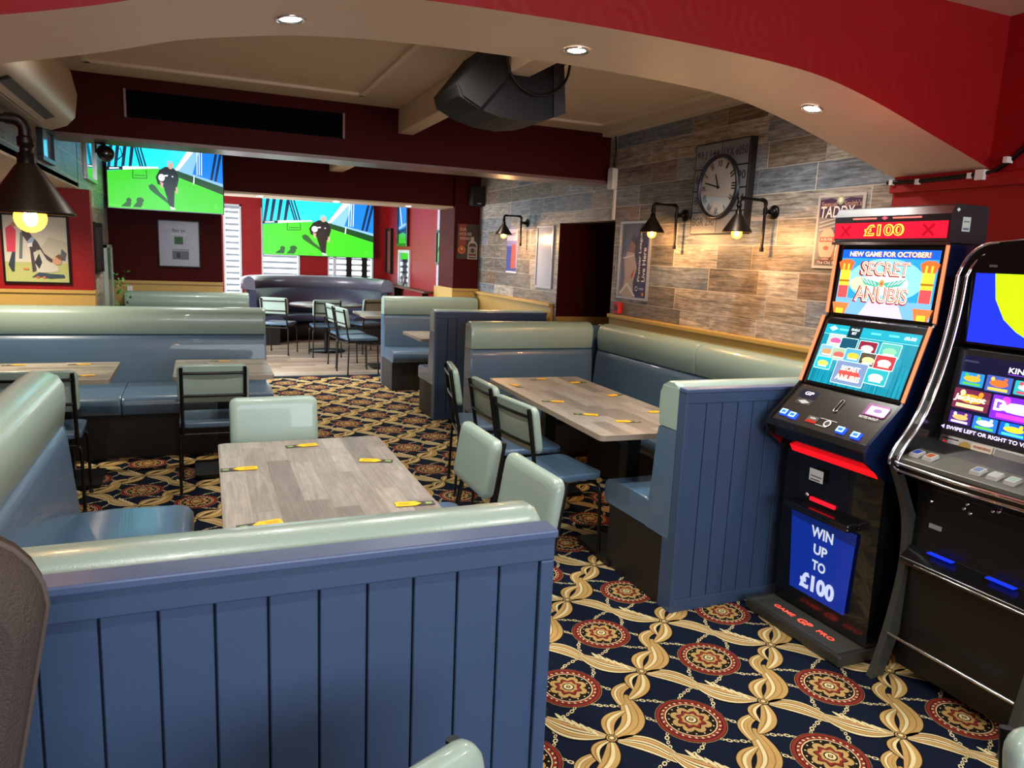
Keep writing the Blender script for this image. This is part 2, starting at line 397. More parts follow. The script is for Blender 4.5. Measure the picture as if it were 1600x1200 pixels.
    def chains():    # medallion (0,0) to its four neighbours: two strands each
        for sx, sy in ((1, 1), (1, -1)):
            u = (sx/math.sqrt(2), sy/math.sqrt(2)); v = (-u[1], u[0])
            for sd in (-1, 1):
                for k in range(11):
                    t = k/10; a = .116+(D-.232)*t; b = sd*(.046+.016*math.cos(2*PI*t))
                    x, y = u[0]*a+v[0]*b, u[1]*a+v[1]*b
                    o = len(V); n = 6; rx, ry = (.0135, .0088) if k % 2 else (.0115, .0062)
                    for q in range(n):
                        an = 2*PI*q/n; ca, sa = math.cos(an), math.sin(an)
                        for rr in (1, .52):
                            p, r_ = ca*rx*rr, sa*ry*rr
                            V.append((x+u[0]*p+v[0]*r_, y+u[1]*p+v[1]*r_, 2*e))
                    for q in range(n):
                        j = (q+1) % n; Fc.append([o+2*q+1, o+2*q, o+2*j, o+2*j+1][::-1]); Mi.append(3)
    parts = {k: capture(f) for k, f in dict(m=medallion, a=ribbonA, b=ribbonB, k=knot, c=chains).items()}
    allv = [np.array(mb.v)]; allf = list(mb.f); alli = list(mb.m); cnt = len(mb.v)
    x0, y0 = 1.58, 2.60
    for i in range(-9, 8):
        for j in range(-7, 23):
            x, y = x0+i*h, y0+j*h
            if x < -1.3 or x > 3.28 or y < .75 or y > 9.47: continue
            ks = 'mc' if (i+j) % 2 == 0 else 'kab'
            for kk in ks:
                pv, pf, pm = parts[kk]
                if kk == 'm': pv = pv*np.array([1.1, 1.1, 1])
                if not len(pv): continue
                if (y+h > 9.6 and kk in 'ac') or (y-h < .5 and kk == 'b'): continue
                allv.append(pv+np.array([x, y, 0])); allf += [[q+cnt for q in f] for f in pf]; alli += pm; cnt += len(pv)
    me = bpy.data.meshes.new('floor'); me.from_pydata(np.concatenate(allv).tolist(), [], allf)
    for m in mats: me.materials.append(m)
    me.polygons.foreach_set('material_index', alli); me.update()
    o = bpy.data.objects.new('floor', me); COL.objects.link(o); o['kind'] = 'structure'
carpet()
b = MB(); b.add([(-1.5, 9.6, .004), (4, 9.6, .004), (4, 14.3, .004), (-1.5, 14.3, .004)], [(0, 1, 2, 3)])
struct('floor_parquet', b, PARQ)
struct('trim_1', MB().box(-1.2, 3.3, 9.575, 9.625, 0, .012), mat('silver_door_bar', '#cfcabd', .35, metal=.6))

def wallx(X, y0, y1, z0, z1, mi=0, mb=None, th=.12, side=1):
    return (mb or MB()).box(min(X, X+side*th), max(X, X+side*th), y0, y1, z0, z1, mi)
# tiled right wall with the doorway recess
b = MB()
b.box(XW, XW+.12, 2.87, 5.64, 0, CZ+.05); b.box(XW, XW+.12, 5.64, 6.71, 1.945, CZ+.05); b.box(XW, XW+.12, 6.71, 9.06, 0, CZ+.05)
struct('wall_right', b, TILE)
# doorway recess
b = MB()
b.box(XW+.12, XW+.85, 6.71, 6.80, 1.03, 1.95, 0); b.box(XW+.12, XW+.85, 6.70, 6.80, 0, 1.03, 1)
b.box(XW+.8, XW+.9, 5.5, 6.8, 1.03, 1.95, 0); b.box(XW+.79, XW+.9, 5.5, 6.8, 0, 1.03, 1); b.box(XW+.12, XW+.85, 5.5, 5.62, 0, 1.95, 0)
b.box(XW+.12, XW+.85, 5.5, 6.8, 1.95, 2.0, 0)
b.box(XW+.002, XW+.12, 6.706, 6.76, 0, 1.945, 0); b.box(XW+.004, XW+.12, 6.700, 6.706, 0, 1.03, 1); b.box(XW+.004, XW+.12, 6.702, 6.708, 1.03, 1.94, 0)
struct('wall_doorway', b, [REDD, TAN])
# dado on the tiled wall, with its rounded ledge
b = MB()
for y0, y1 in ((2.87, 5.60), (6.76, 9.05)):
    b.box(XW-.03, XW, y0, y1, 0, 1.14, 0); b.box(XW-.055, XW, y0, y1, 1.12, 1.155, 0)
struct('trim_2', b, TAN, bevel=.008)
# near red right wall, panelled
b = MB(); b.box(XW, XW+.12, -3, 2.87, 0, 2.75); b.box(XW-.03, XW, 0.2, 2.87, 2.0, 2.06); b.box(XW-.012, XW, 2.0, 2.06, 0, 2.0); b.box(XW-.012, XW, 1.0, 1.06, 0, 2.0)
struct('wall_right_near', b, RED, bevel=.005)
# arch
AP = [(-.72, 2.06), (-.66, 2.09), (-.55, 2.125), (-.37, 2.17), (-.218, 2.212), (-.035, 2.268), (.2, 2.315), (.382, 2.342), (.6, 2.362), (.9, 2.374), (1.2, 2.380), (1.5, 2.381), (1.8, 2.376), (2.09, 2.364), (2.29, 2.344), (2.5, 2.303), (2.7, 2.252), (2.889, 2.198), (3.1, 2.14), (3.302, 2.083)]
YN, YF = 2.374, 2.882
# smooth subdivision of the arch line
def catmull(P, n=4):
    out = []
    for i in range(len(P)-1):
        p0 = P[max(0, i-1)]; p1 = P[i]; p2 = P[i+1]; p3 = P[min(len(P)-1, i+2)]
        for k in range(n):
            t = k/n; out.append(tuple(.5*((2*p1[j])+(-p0[j]+p2[j])*t+(2*p0[j]-5*p1[j]+4*p2[j]-p3[j])*t*t+(-p0[j]+3*p1[j]-3*p2[j]+p3[j])*t**3) for j in range(len(p1))))
    return out+[tuple(P[-1])]
A2 = catmull(AP, 3); n = len(A2); ZT = 2.74
b = MB()
b.add([(x, YN, z) for x, z in A2]+[(x, YF, z) for x, z in A2], [(i, n+i, n+i+1, i+1) for i in range(n-1)], 1, True)
b.add([(x, YN, z) for x, z in A2]+[(x, YN, ZT) for x, z in A2], [(i, i+1, n+i+1, n+i) for i in range(n-1)], 0)
b.add([(x, YF, z) for x, z in A2]+[(x, YF, ZT) for x, z in A2], [(n+i, n+i+1, i+1, i) for i in range(n-1)], 1)
struct('trim_arch', b, [RED, CREAM])
b = MB().box(-.95, -.675, YN, YF, 0, ZT); struct('wall_left_pier', b, RED)
struct('wall_left_near', MB().box(-.88, -.765, -3, YN, 0, ZT), RED)
# ceilings
b = MB().box(-3, 3.42, -3, YN, 2.725, 2.8); struct('ceiling_near', b, CREAM)
b = MB(); b.box(-1.0, 3.42, YF, 14.3, CZ, CZ+.1)
for x0, x1, y0, y1 in ((-.60, 1.10, 3.2, 5.42), (1.9, 3.02, 3.2, 5.45)):  # raised mouldings
    for bx in ((x0, x1, y0, y0+.035), (x0, x1, y1-.035, y1), (x0, x0+.035, y0, y1), (x1-.035, x1, y0, y1)):
        b.box(*bx, CZ-.018, CZ, 1)
b.box(XW-.09, XW, YF, 5.8, CZ-.03, CZ, 1)
struct('ceiling', b, [CREAM, CREAM2])
b = MB().box(1.44, 1.56, YF, 5.8, 2.49, CZ).box(1.44, 1.60, 6.1, 9.05, 2.49, CZ); struct('ceiling_beam', b, CREAM, bevel=.006)
# red cross beam
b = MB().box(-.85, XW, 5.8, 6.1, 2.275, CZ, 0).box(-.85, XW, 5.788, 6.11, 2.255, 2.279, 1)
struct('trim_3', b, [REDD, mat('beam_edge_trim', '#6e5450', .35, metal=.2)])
# left side: fascia above the alcove, alcove ceiling, red back wall with picture
b = MB().box(-.97, -.85, YF, 6.9, 2.0, CZ); struct('wall_left_fascia', b, TILE)
struct('ceiling_alcove', MB().box(-3, -.85, YN, 6.9, 1.985, 2.03), CREAM)
b = MB().box(-3, -.775, 6.9, 7.02, 1.185, 1.985, 0).box(-3, -.77, 6.89, 7.02, 0, 1.185, 1).box(-3, -.765, 6.875, 7.03, 1.165, 1.19, 1)
struct('wall_left_back', b, [RED, TAN])
struct('wall_left_outer', MB().box(-3.1, -3, -3, 7, 0, 2.1), RED)
b = MB().box(-.97, -.86, 7.02, 9.05, 0, CZ, 0); struct('wall_left', b, TILE)
# cross wall with posters: left piece, lintel, right column
b = MB().box(-.86, .26, 9.05, 9.3, 0, CZ, 0).box(-.86, .262, 9.03, 9.3, 0, 1.17, 1).box(-.86, .265, 9.015, 9.3, 1.15, 1.18, 1)
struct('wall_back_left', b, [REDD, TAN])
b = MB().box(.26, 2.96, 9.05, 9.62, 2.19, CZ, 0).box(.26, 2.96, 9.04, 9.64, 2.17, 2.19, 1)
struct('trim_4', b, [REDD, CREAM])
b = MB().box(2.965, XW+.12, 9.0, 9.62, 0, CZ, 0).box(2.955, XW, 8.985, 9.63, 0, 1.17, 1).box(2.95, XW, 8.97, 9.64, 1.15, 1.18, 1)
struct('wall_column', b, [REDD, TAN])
# end room walls
b = MB().box(XW, XW+.12, 9.62, 14.3, 0, CZ, 0); struct('wall_right_far', b, RED)
b = MB().box(XW-.012, XW, 9.64, 10.78, 1.13, 2.3, 0).box(XW-.03, XW, 9.64, 10.82, 0, 1.13, 1)
struct('trim_5', b, [mat('daylight_toned_tiles', '#b9b4c4', .6, bump=.6, bscale=40, var=.5, vscale=28), TAN])  # tile wall section coloured pale for the daylight falling on it
# ---- far wall with window openings
b = MB(); Yb = 14.1
xs = [(-1.5, .43), (.73, 1.06), (1.72, 2.22), (3.06, 3.42)]
for x0, x1 in xs: b.box(x0, x1, Yb, Yb+.15, 0, CZ)
for x0, x1 in ((.43, .73), (1.06, 1.72), (2.22, 3.06)): b.box(x0, x1, Yb, Yb+.15, 0, .75); b.box(x0, x1, Yb, Yb+.15, 2.3, CZ)
struct('wall_back', b, RED)
SLATL = E('#f2f7ff', 6.0); SLATD = E('#8f98a0', 1.0)
for i, (x0, x1) in enumerate(((.43, .73), (1.06, 1.72), (2.22, 3.06))):
    b = MB(); b.box(x0, x0+.03, Yb-.02, Yb+.1, .75, 2.3); b.box(x1-.03, x1, Yb-.02, Yb+.1, .75, 2.3); b.box(x0, x1, Yb-.02, Yb+.1, 2.27, 2.3); b.box(x0, x1, Yb-.03, Yb+.1, .73, .77)
    if i == 2: b.box(2.32, 2.38, Yb, Yb+.1, .75, 2.3); b.box(2.56, 2.66, Yb, Yb+.1, .75, 2.3, 1); b.box(2.85, 2.95, Yb, Yb+.1, .75, 2.3, 1)
    wd = struct('window_%d' % (i+1), b, [mat('white_window_frame', '#c9cdd0', .4), BLACK])
    g = MB().box(x0+.02, x1-.02, Yb+.1, Yb+.11, .77, 2.28).obj('window_pane', E('#eef6ff', 6.0), wd)
    s_ = MB(); z = .78; k = 0
    while z < 2.26:
        s_.box(x0+.035, x1-.035, Yb+.05, Yb+.058, z, z+.045, 0); s_.box(x0+.035, x1-.035, Yb+.052, Yb+.056, z+.045, z+.105, 1); z += .105
    s_.box(x0+.03, x1-.03, Yb+.03, Yb+.075, 2.22, 2.27, 0)
    s_.obj('zebra_blind', [SLATD, SLATL], wd)
# side window of the end room (left, out of view) 
b = MB().box(-1.62, -1.5, 9.0, 9.7, 0, CZ).box(-1.62, -1.5, 12.3, 14.3, 0, CZ).box(-1.62, -1.5, 9.7, 12.3, 0, .75).box(-1.62, -1.5, 9.7, 12.3, 2.25, CZ).box(-1.5, -.86, 9.2, 9.3, 0, CZ)
b.box(-1.5, -1.0, 9.05, 14.3, CZ, CZ+.1)
struct('wall_left_far', b, RED)
b = MB().box(-1.58, -1.54, 9.7, 12.3, .75, 2.25); struct('window_4', b, E('#eef6ff', 3.0))
# wall behind the viewer with its assumed window
b = MB().box(-3, -.6, -3, -2.9, 0, 2.8).box(3, 3.4, -3, -2.9, 0, 2.8).box(-.6, 3, -3, -2.9, 0, 1.1).box(-.6, 3, -3, -2.9, 2.4, 2.8)
struct('wall_front', b, RED)
struct('window_5', MB().box(-.6, 3, -2.96, -2.94, 1.1, 2.4), E('#e8f2ff', 2.0))

# ================================================================ LIGHT FITTINGS
def downlight(x, y, z, label, grp, pw, ang=115, rx=0, ry=0, glow=DL):
    t = thing('ceiling_downlight', label, 'ceiling light', (x, y, z), 0, grp); t.rotation_euler = (rx, ry, 0)
    MB().lathe([(.048, 0), (.05, -.004), (.046, -.008), (.036, -.006), (.034, 0)], seg=24).obj('rim', CHROME, t)
    MB().lathe([(.034, -.003), (.02, -.006), (0.0005, -.007)], seg=20).obj('lamp_lens', glow, t)
    v = Vector((x, y, z-.03)); s_ = spot('downlight_beam', v, pw, ang=ang)
    return t
for x, z, ry, nm in ((.30, 2.333, -.12, 'left'), (1.34, 2.381, 0, 'middle'), (2.51, 2.301, .2, 'right')):
    downlight(x, 2.66, z-.002, '%s recessed chrome spotlight glowing in the cream arch soffit' % {'left': 'leftmost', 'middle': 'central', 'right': 'rightmost'}[nm], 'spotlights in the arch', 26, ry=ry)
for i, x in enumerate((.70, 1.57, 2.46)):
    downlight(x, 9.3, 2.168, 'small bright downlight under the far red lintel, ' + ('above the left edge of the far television', 'above the right half of the far television', 'nearest the far column')[i], 'downlights under the far lintel', 22)
k = 0
for x in (-.1, 1.3, 2.7):  # unseen ceiling lamps assumed here to light the foreground
    for y in (-1.2, .7):
        k += 1; spot('near_room_assumed_beam', (x, y, 2.69), 30, ang=140)
        tag(MB().lathe([(.05, 0), (.046, -.008), (.0005, -.007)], (x, y, 2.724), seg=20).obj('ceiling_downlight', DL), 'assumed recessed downlight above the viewer, out of view', 'ceiling light', 'assumed near room downlights')

for i, (x, y) in enumerate(((-.1, 3.35), (.95, 3.3), (2.5, 3.4))):  # hidden lamps added behind the arch to brighten the main room
    spot('main_room_fill_beam', (x, y, 2.63), 38, ang=150)
    tag(MB().lathe([(.05, 0), (.046, -.008), (.0005, -.007)], (x, y, CZ-.001), seg=20).obj('ceiling_downlight', DL), 'added fill downlight in the main ceiling hidden behind the arch', 'ceiling light', 'main room fill downlights')
for i, (x, y) in enumerate(((0, 7.6), (1.1, 7.6), (2.3, 7.6))):  # lamps added out of sight behind the beam to brighten the floor
    spot('middle_room_fill_beam', (x, y, 2.63), 42, ang=130)
    tag(MB().lathe([(.05, 0), (.046, -.008), (.0005, -.007)], (x, y, CZ-.001), seg=20).obj('ceiling_downlight', DL), 'added fill downlight hidden behind the red cross beam', 'ceiling light', 'middle room fill downlights')
spot('alcove_downlight_beam', (-1.35, 6.1, 1.96), 70, col=(1, .85, .65), ang=150)
tag(MB().lathe([(.05, 0), (.046, -.008), (.0005, -.007)], (-1.35, 6.1, 1.984), seg=20).obj('ceiling_downlight', DL), 'recessed downlight in the low cream ceiling above the left booth', 'ceiling light')

def wall_lamp(x, y, z, label, face=PI, pw=9, grp='pipe wall lamps on the plank tiles', arm=.20, k=1.0, down=.24, emk=BULB):
    """local +x points away from the wall; origin at the wall flange"""
    t = thing('wall_lamp', label, 'wall lamp', (x, y, z), face, grp)
    b = MB(); b.lathe([(.001, 0), (.042*k, 0), (.044*k, .008), (.03*k, .016), (.016*k, .02), (.014*k, .05)], axis=0, seg=20); b.obj('wall_flange', PIPE, t)
    b = MB(); r = .0095*k; X1 = .075*k; X2 = X1+arm
    b.tube([(.03*k, 0, 0), (X1, 0, 0)], r, 12); b.tube([(X1, 0, -down*k), (X1, 0, .05*k)], r, 12)
    b.tube([(X1, 0, -.022), (X1, 0, .022)], r*1.45, 12); b.tube([(X1, 0, -down*k-.004), (X1, 0, -down*k+.022)], r*1.4, 12)
    el = [(X1+.022*k-.022*k*math.cos(a), 0, .045*k+.022*k*math.sin(a)) for a in [PI/2*i/5 for i in range(6)]]
    b.tube([(X1, 0, .035*k)]+el+[(X1+.035*k, 0, .067*k)], r*1.35, 12)
    b.tube([(X1+.02*k, 0, .067*k), (X2-.02*k, 0, .067*k)], r, 12)
    el = [(X2-.022*k+.022*k*math.sin(a), 0, .045*k+.022*k*math.cos(a)) for a in [PI/2*i/5 for i in range(6)]]
    b.tube([(X2-.035*k, 0, .067*k)]+el+[(X2, 0, .03*k)], r*1.35, 12)
    b.obj('pipe_arm', PIPE, t)
    b = MB(); b.lathe([(.012*k, .034*k), (.017*k, .03*k), (.017*k, .012*k), (.013*k, .01*k), (.013*k, -.002*k), (.019*k, -.004*k), (.019*k, -.026*k), (.022*k, -.03*k)], (X2, 0, 0), 18)
    b.obj('lamp_holder', PIPE, t)
    b = MB(); b.lathe([(.018*k, -.024*k), (.026*k, -.034*k), (.088*k, -.128*k), (.091*k, -.134*k), (.087*k, -.130*k), (.024*k, -.036*k)], (X2, 0, 0), 32)
    b.obj('lamp_shade', BRONZE, t)
    b = MB(); zb = -.142*k; R = .033*k
    b.lathe([(.012*k, zb+.06*k), (.014*k, zb+.045*k)]+[(R*math.sin(a), zb+R*math.cos(a)) for a in [.5+(PI-.5)*i/9 for i in range(10)]], (X2, 0, 0), 18)
    bo = b.obj('light_bulb', BULBG, t)
    MB().lathe([(.0005, zb+.022*k), (.011*k, zb+.016*k), (.015*k, zb), (.010*k, zb-.016*k), (.0005, zb-.02*k)], (X2, 0, 0), 12).obj('filament', emk, bo)
    v = Vector((X2, 0, zb-.012)); v.rotate(t.rotation_euler); point('lamp_glow', Vector((x, y, z))+v, pw, (1, .52, .20), .03*k)
    return t
wall_lamp(3.3, 4.65, 1.95, 'iron pipe wall lamp with cone shade between rugby poster and clock', pw=19)
wall_lamp(3.3, 3.72, 1.94, 'iron pipe wall lamp with cone shade just right of the clock', pw=19)
wall_lamp(3.3, 7.50, 1.965, 'farthest iron pipe wall lamp beside the narrow beer poster', pw=19)
wall_lamp(-.765, 1.98, 1.783, 'large close bronze cone wall lamp with amber bulb at left edge', face=0, pw=5, grp='pipe wall lamp at the left edge', arm=.35, k=1.0, emk=BULB)
MB().box(XW-.012, XW, 0, .01, 0, .01)

# ================================================================ BANQUETTES
def bench(label, loc, rotz, L, h=1.07, seat=(0, None), segs=2, panel=False, group='blue and sage banquettes', depth=.56, cap=True, seat_z=.47, hl=None, backs=None):
    """local: x along the bench, +y the sitting side, back plane at y=0"""
    t = thing('banquette', label, 'bench seat', loc, rotz, group)
    s0, s1 = seat[0], (seat[1] if seat[1] is not None else L)
    b0, b1 = backs if backs else (0, L)
    # back board, with tongue and groove panel when it is seen from behind
    if panel:
        b = MB(); b.box(0, L, -.055, -.02, 0, h-.03, 0); nb = max(3, round(L/.093)); w_ = (L-.06)/nb
        for i in range(nb):
            x0 = .03+i*w_; b.box(x0+.002, x0+w_-.002, -.066, -.05, .05, h-.075, 0); b.box(x0-.002, x0+.002, -.058, -.05, .05, h-.075, 1)
        b.obj('tongue_and_groove_panel', [PANEL, PANELG], t, bevel=.002, bseg=1)
        b = MB(); b.box(0, L, -.074, -.05, h-.078, h-.028, 0); b.box(0, .03, -.074, -.05, 0, h-.078, 0); b.box(L-.03, L, -.074, -.05, 0, h-.078, 0); b.box(.03, L-.03, -.072, -.05, 0, .06, 0)
        b.obj('panel_frame', PANEL, t, bevel=.003)
        b = MB(); b.box(-.004, L+.004, -.08, -.018, h-.03, h-.012, 0); b.obj('panel_cap', mat('panel_cap_paint', '#47587a', .35), t, bevel=.004)
    for xa in (.0, L-.016):
        MB().prism([(-.018, .34), (.170, .34), (.163, .48), (.148, .6), (.134, .8), (.122, .853), (-.018, .853)], 0, xa, xa+.016).obj('end_panel', BLUE, t, bevel=.004)
        MB().box(xa, xa+.016, -.014, .115, .856, h-.02).obj('end_panel', SAGE, t, bevel=.004)
    MB().box(0.002, L-.002, -.02, .03, 0, h-.03).obj('back_board', PANEL if panel else BLUE, t)
    n = segs; g = .002
    for i in range(n):
        x0 = b0+(b1-b0)*i/n+g; x1 = b0+(b1-b0)*(i+1)/n-g
        top = [( -.012, .87), (-.016, h-.04), (-.004, h-.012), (.03, h+.004), (.075, h+.002), (.115, h-.018), (.135, h-.055), (.138, h-.12), (.128, .862), (.12, .852), (.03, .852)]
        MB().bolster(top, 0, x0, x1, er=.03, endscale=.95).obj('headrest', SAGE, t)
        low = [(.02, .40), (.02, .85), (.10, .85), (.122, .842), (.133, .80), (.142, .72), (.152, .60), (.165, .48), (.168, .42)]
        MB().bolster(low, 0, x0, x1, er=.02, endscale=.97).obj('back_cushion', BLUE, t)
    ns = max(1, round((s1-s0)/1.1))
    for i in range(ns):
        x0 = s0+(s1-s0)*i/ns+g; x1 = s0+(s1-s0)*(i+1)/ns-g
        st = [(.12, .34), (.12, seat_z), (.30, seat_z+.008), (depth-.06, seat_z+.002), (depth-.02, seat_z-.01), (depth, seat_z-.035), (depth+.003, .40), (depth-.005, .345), (depth-.02, .335)]
        MB().bolster(st, 0, x0, x1, er=.02, endscale=.97).obj('seat_cushion', BLUE, t)
    MB().box(s0+.004, s1-.004, .03, depth-.06, 0, .336).obj('kickboard', KICK, t)
    return t
# front booth, near partition (bench seat on its far side)
bench('navy panelled partition bench across the foreground with sage padded top', (-.735+.01, 1.36, 0), 0, 1.385, segs=1, panel=True, seat=(.29, 1.18), seat_z=.47, group='front booth')
bench('sage and blue bench along the left wall beside the front table', (-.645, 3.44, 0), -PI/2, 1.86, segs=1, seat=(.02, 1.36), group='front booth', depth=.60)
# left middle booth facing the viewer
bench('long sage and blue bench behind the two left tables', (.53, 6.83, 0), PI, 3.2, segs=1, group='left booths', depth=.85)
# dim bench under the far left poster
bench('dim bench against the far left poster wall under the television', (.53, 9.0, 0), PI, 1.25, segs=1, group='left booths')
# right near booth: three runs
bench('navy panelled bench end beside the red fruit machine', (1.975, 2.735, 0), 0, 1.285, segs=1, panel=True, seat=(0, 1.12), backs=(0, 1.13), group='right booth', depth=.58)
bench('long sage and blue bench along the plank tile wall', (3.262, 2.79, 0), PI/2, 2.74, segs=2, seat=(.62, 2.14), group='right booth', depth=.56)
bench('sage and blue bench at the far end of the right booth table', (3.26, 5.72, 0), PI, 1.25, segs=1, group='right booth', backs=(.14, 1.25), seat=(.12, 1.25))
# right far booth
bench('dark panelled bench back facing the viewer behind the right booth', (2.08, 6.86, 0), 0, 1.16, segs=1, panel=True, group='far right booth', depth=.52)
bench('sage topped bench standing against the far red column', (3.25, 8.95, 0), PI, 1.20, segs=1, group='far right booth', depth=.62)

# curved booth in the end room
def curved_booth():
    t = thing('curved_banquette', 'curved dark bench with rolled top below the far television', 'bench seat', (1.87, 12.85, 0))
    cx, cy, R = 0, 0, 1.12
    angs = [math.radians(-12)+math.radians(204)*i/28 for i in range(29)]
    def sweep(prof, a0, a1, mb):
        A = [a for a in angs if a0-1e-6 <= a <= a1+1e-6]; vs = []; m_ = len(prof)
        for a in A:
            for r, z in prof: vs.append(((R-r)*1.02*math.cos(a), (R-r)*.95*math.sin(a), z))
        fs = [(i*m_+k, i*m_+(k+1) % m_, (i+1)*m_+(k+1) % m_, (i+1)*m_+k) for i in range(len(A)-1) for k in range(m_)]
        mb.add(vs, fs, 0, True); mb.add(vs[:m_]+vs[-m_:], [list(range(m_))[::-1], list(range(m_, 2*m_))])
        return mb
    DK = mat('dusky_leather', '#5a5a68', .32, coat=.2, bump=.1, bscale=200); DK2 = mat('dusky_navy_leather', '#32364f', .35, coat=.2)
    roll = [(-.09+.0, .92)]+[(.0-.09*math.cos(a), 1.03+.09*math.sin(a)) for a in [PI*i/8 for i in range(9)]]+[(.10, .90)]
    halves = ((angs[0], angs[14]), (angs[14], angs[28]))
    for a0, a1 in halves:
        sweep(roll, a0, a1, MB()).obj('headrest', DK, t)
        sweep([(0, .4), (0, .9), (.10, .9), (.12, .6), (.14, .42)], a0, a1, MB()).obj('back_cushion', DK2, t)
        sweep([(.1, .34), (.1, .47), (.50, .47), (.55, .44), (.55, .34)], a0, a1, MB()).obj('seat_cushion', DK2, t)
    sweep([(-.02, 0), (-.02, .9), (0, .9), (0, .34), (.48, .34), (.48, 0)], angs[0], angs[28], MB()).obj('kickboard', KICK, t)
curved_booth()

# ================================================================ TABLES
def table(label, x0, x1, y0, y1, rot=0, group='rectangular pub tables', along='y', peds=2, z=.75):
    cx, cy = (x0+x1)/2, (y0+y1)/2; w_, l_ = (x1-x0)/2, (y1-y0)/2
    t = thing('pub_table', label, 'table', (cx, cy, 0), rot, group)
    b = MB(); b.prism(rrect(-w_+.002, w_-.002, -l_+.002, l_-.002, .025, 3), 2, z-.028, z, 0)
    tt = b.obj('tabletop', [OAK if along == 'y' else OAKX], t); ro = rrect(-w_, w_, -l_, l_, .025, 3); ri = rrect(-w_+.004, w_-.004, -l_+.004, l_-.004, .024, 3); m_ = len(ro)
    MB().add([(p[0], p[1], z-.029) for p in ro]+[(p[0], p[1], z-.0008) for p in ro]+[(p[0], p[1], z+.0006) for p in ri], [(i, (i+1) % m_, m_+(i+1) % m_, m_+i) for i in range(m_)]+[(m_+i, m_+(i+1) % m_, 2*m_+(i+1) % m_, 2*m_+i) for i in range(m_)]).obj('edge_band', OAKEDGE, tt)
    ps = [(0, 0)] if peds == 1 else ([(0, -l_+.30), (0, l_-.30)] if along == 'y' else [(-w_+.3, 0), (w_-.3, 0)])
    for px, py in ps:
        MB().box(px-.04, px+.04, py-.04, py+.04, .03, z-.03).obj('pedestal', BLACK, t, bevel=.004)
        MB().prism(rrect(px-.2, px+.2, py-.2, py+.2, .02), 2, .004, .03).obj('base_plate', BLACK, t, bevel=.004)
    return t
table('grey oak table in the front booth with yellow cards near its edges', .055, .75, 1.99, 3.36, -.01)
table('brown oak table in the right booth beside the plank wall', 1.845, 2.535, 3.09, 4.82, math.radians(-2.2))
table('grey table at the left edge before the long blue bench', -1.95, -.52, 5.12, 5.88, along='x')
table('grey table in front of the right end of the long blue bench', -.165, .46, 5.16, 5.94, along='x', peds=1)
table('small pale table inside the far right booth', 2.05, 3.0, 7.2, 7.93, along='x', peds=1)
table('pale table beyond the far right booth on the laminate floor', 2.02, 2.75, 9.75, 10.65, peds=1)
t = thing('round_table', 'round dark table inside the curved booth', 'table', (1.86, 11.92, 0))
MB().lathe([(.0005, .722), (.555, .722), (.57, .73), (.57, .745), (.56, .75), (.0005, .75)], seg=40).obj('tabletop', mat('dark_wood_top', '#5c4c48', .3), t)
MB().lathe([(.04, .03), (.04, .72)], seg=16).obj('pedestal', BLACK, t)
MB().lathe([(.0005, .03), (.28, .022), (.29, .004)], seg=28).obj('base_plate', BLACK, t)

# ================================================================ CHAIRS
def make_chair():
    t = thing('dining_chair', '', 'chair')
    # +y is the front of the seat
    b = MB(); b.bolster(rrect(-.205, .205, -.195, .205, .045, 4), 2, .447, .485, er=.014, endscale=.96); b.obj('seat', BLUE, t)
    # backrest pad, leaning back, gently curved
    b = MB(); nz, nx = 5, 9; W = .21; vs = []; lean = lambda z: -.215-(z-.6)*.16
    out = rrect(-W, W, .615, .862, .035, 4); n = len(out)
    rings = ((-.003, .93), (.0, .975), (.006, .995), (.014, 1), (.022, .998), (.030, .985), (.036, .95), (.040, .86), (.041, .78))
    for off, k in rings:
        for x, z in out:
            m_ = .15*(1-k); xx = x-math.copysign(min(abs(x), m_*1.0), x); zz = .7385+(z-.7385)-math.copysign(min(abs(z-.7385), m_*1.0), z-.7385)
            vs.append((xx, lean(zz)+off, zz))
    fs = [(i*n+q, i*n+(q+1) % n, (i+1)*n+(q+1) % n, (i+1)*n+q) for i in range(len(rings)-1) for q in range(n)]
    b.add(vs, fs, 0, True); b.add(vs[:n], [list(range(n))]); b.add(vs[-n:], [list(range(n))[::-1]])
    b.obj('backrest', SAGE, t)
    r = .0095
    for sx in (-1, 1):
        x = sx*.185
        MB().tube([(x, -.20, .40), (x, -.198, .45), (x, lean(.6)-.012, .60), (x, lean(.85)-.014, .85)], .011, 10).obj('back_post', BLACK, t)
    for z in (.665, .81):
        MB().tube([(-.185, lean(z)-.014, z), (-.08, lean(z)-.022, z), (.08, lean(z)-.022, z), (.185, lean(z)-.014, z)], .009, 8).obj('back_rail', BLACK, t)
    for sy, nm in ((-.20, 'rear'), (.185, 'front')):
        for sx in (-1, 1):
            fy = sy*1.09; pts = [(sx*.205, fy, .0), (sx*.203, sy*1.02, .36)]
            pts += [(sx*(.203-.03*(1-math.cos(a))), sy, .375+.035*math.sin(a)) for a in (.3, .7, 1.1, PI/2)]
            lg = MB().tube(pts, r, 10).obj('leg', BLACK, t)
            MB().tube([(sx*.205, fy, .0), (sx*.2047, fy*.999, .028)], .0125, 10).obj('rubber_foot', mat('black_rubber', '#141414', .8), lg)
        MB().tube([(-.175, sy, .41), (.175, sy, .41)], r, 10).obj('cross_rail', BLACK, t)
    for sx in (-1, 1):
        MB().tube([(sx*.165, -.2, .425), (sx*.165, .185, .425)], .008, 8).obj('side_rail', BLACK, t)
    return t
chair0 = make_chair(); first = [True]
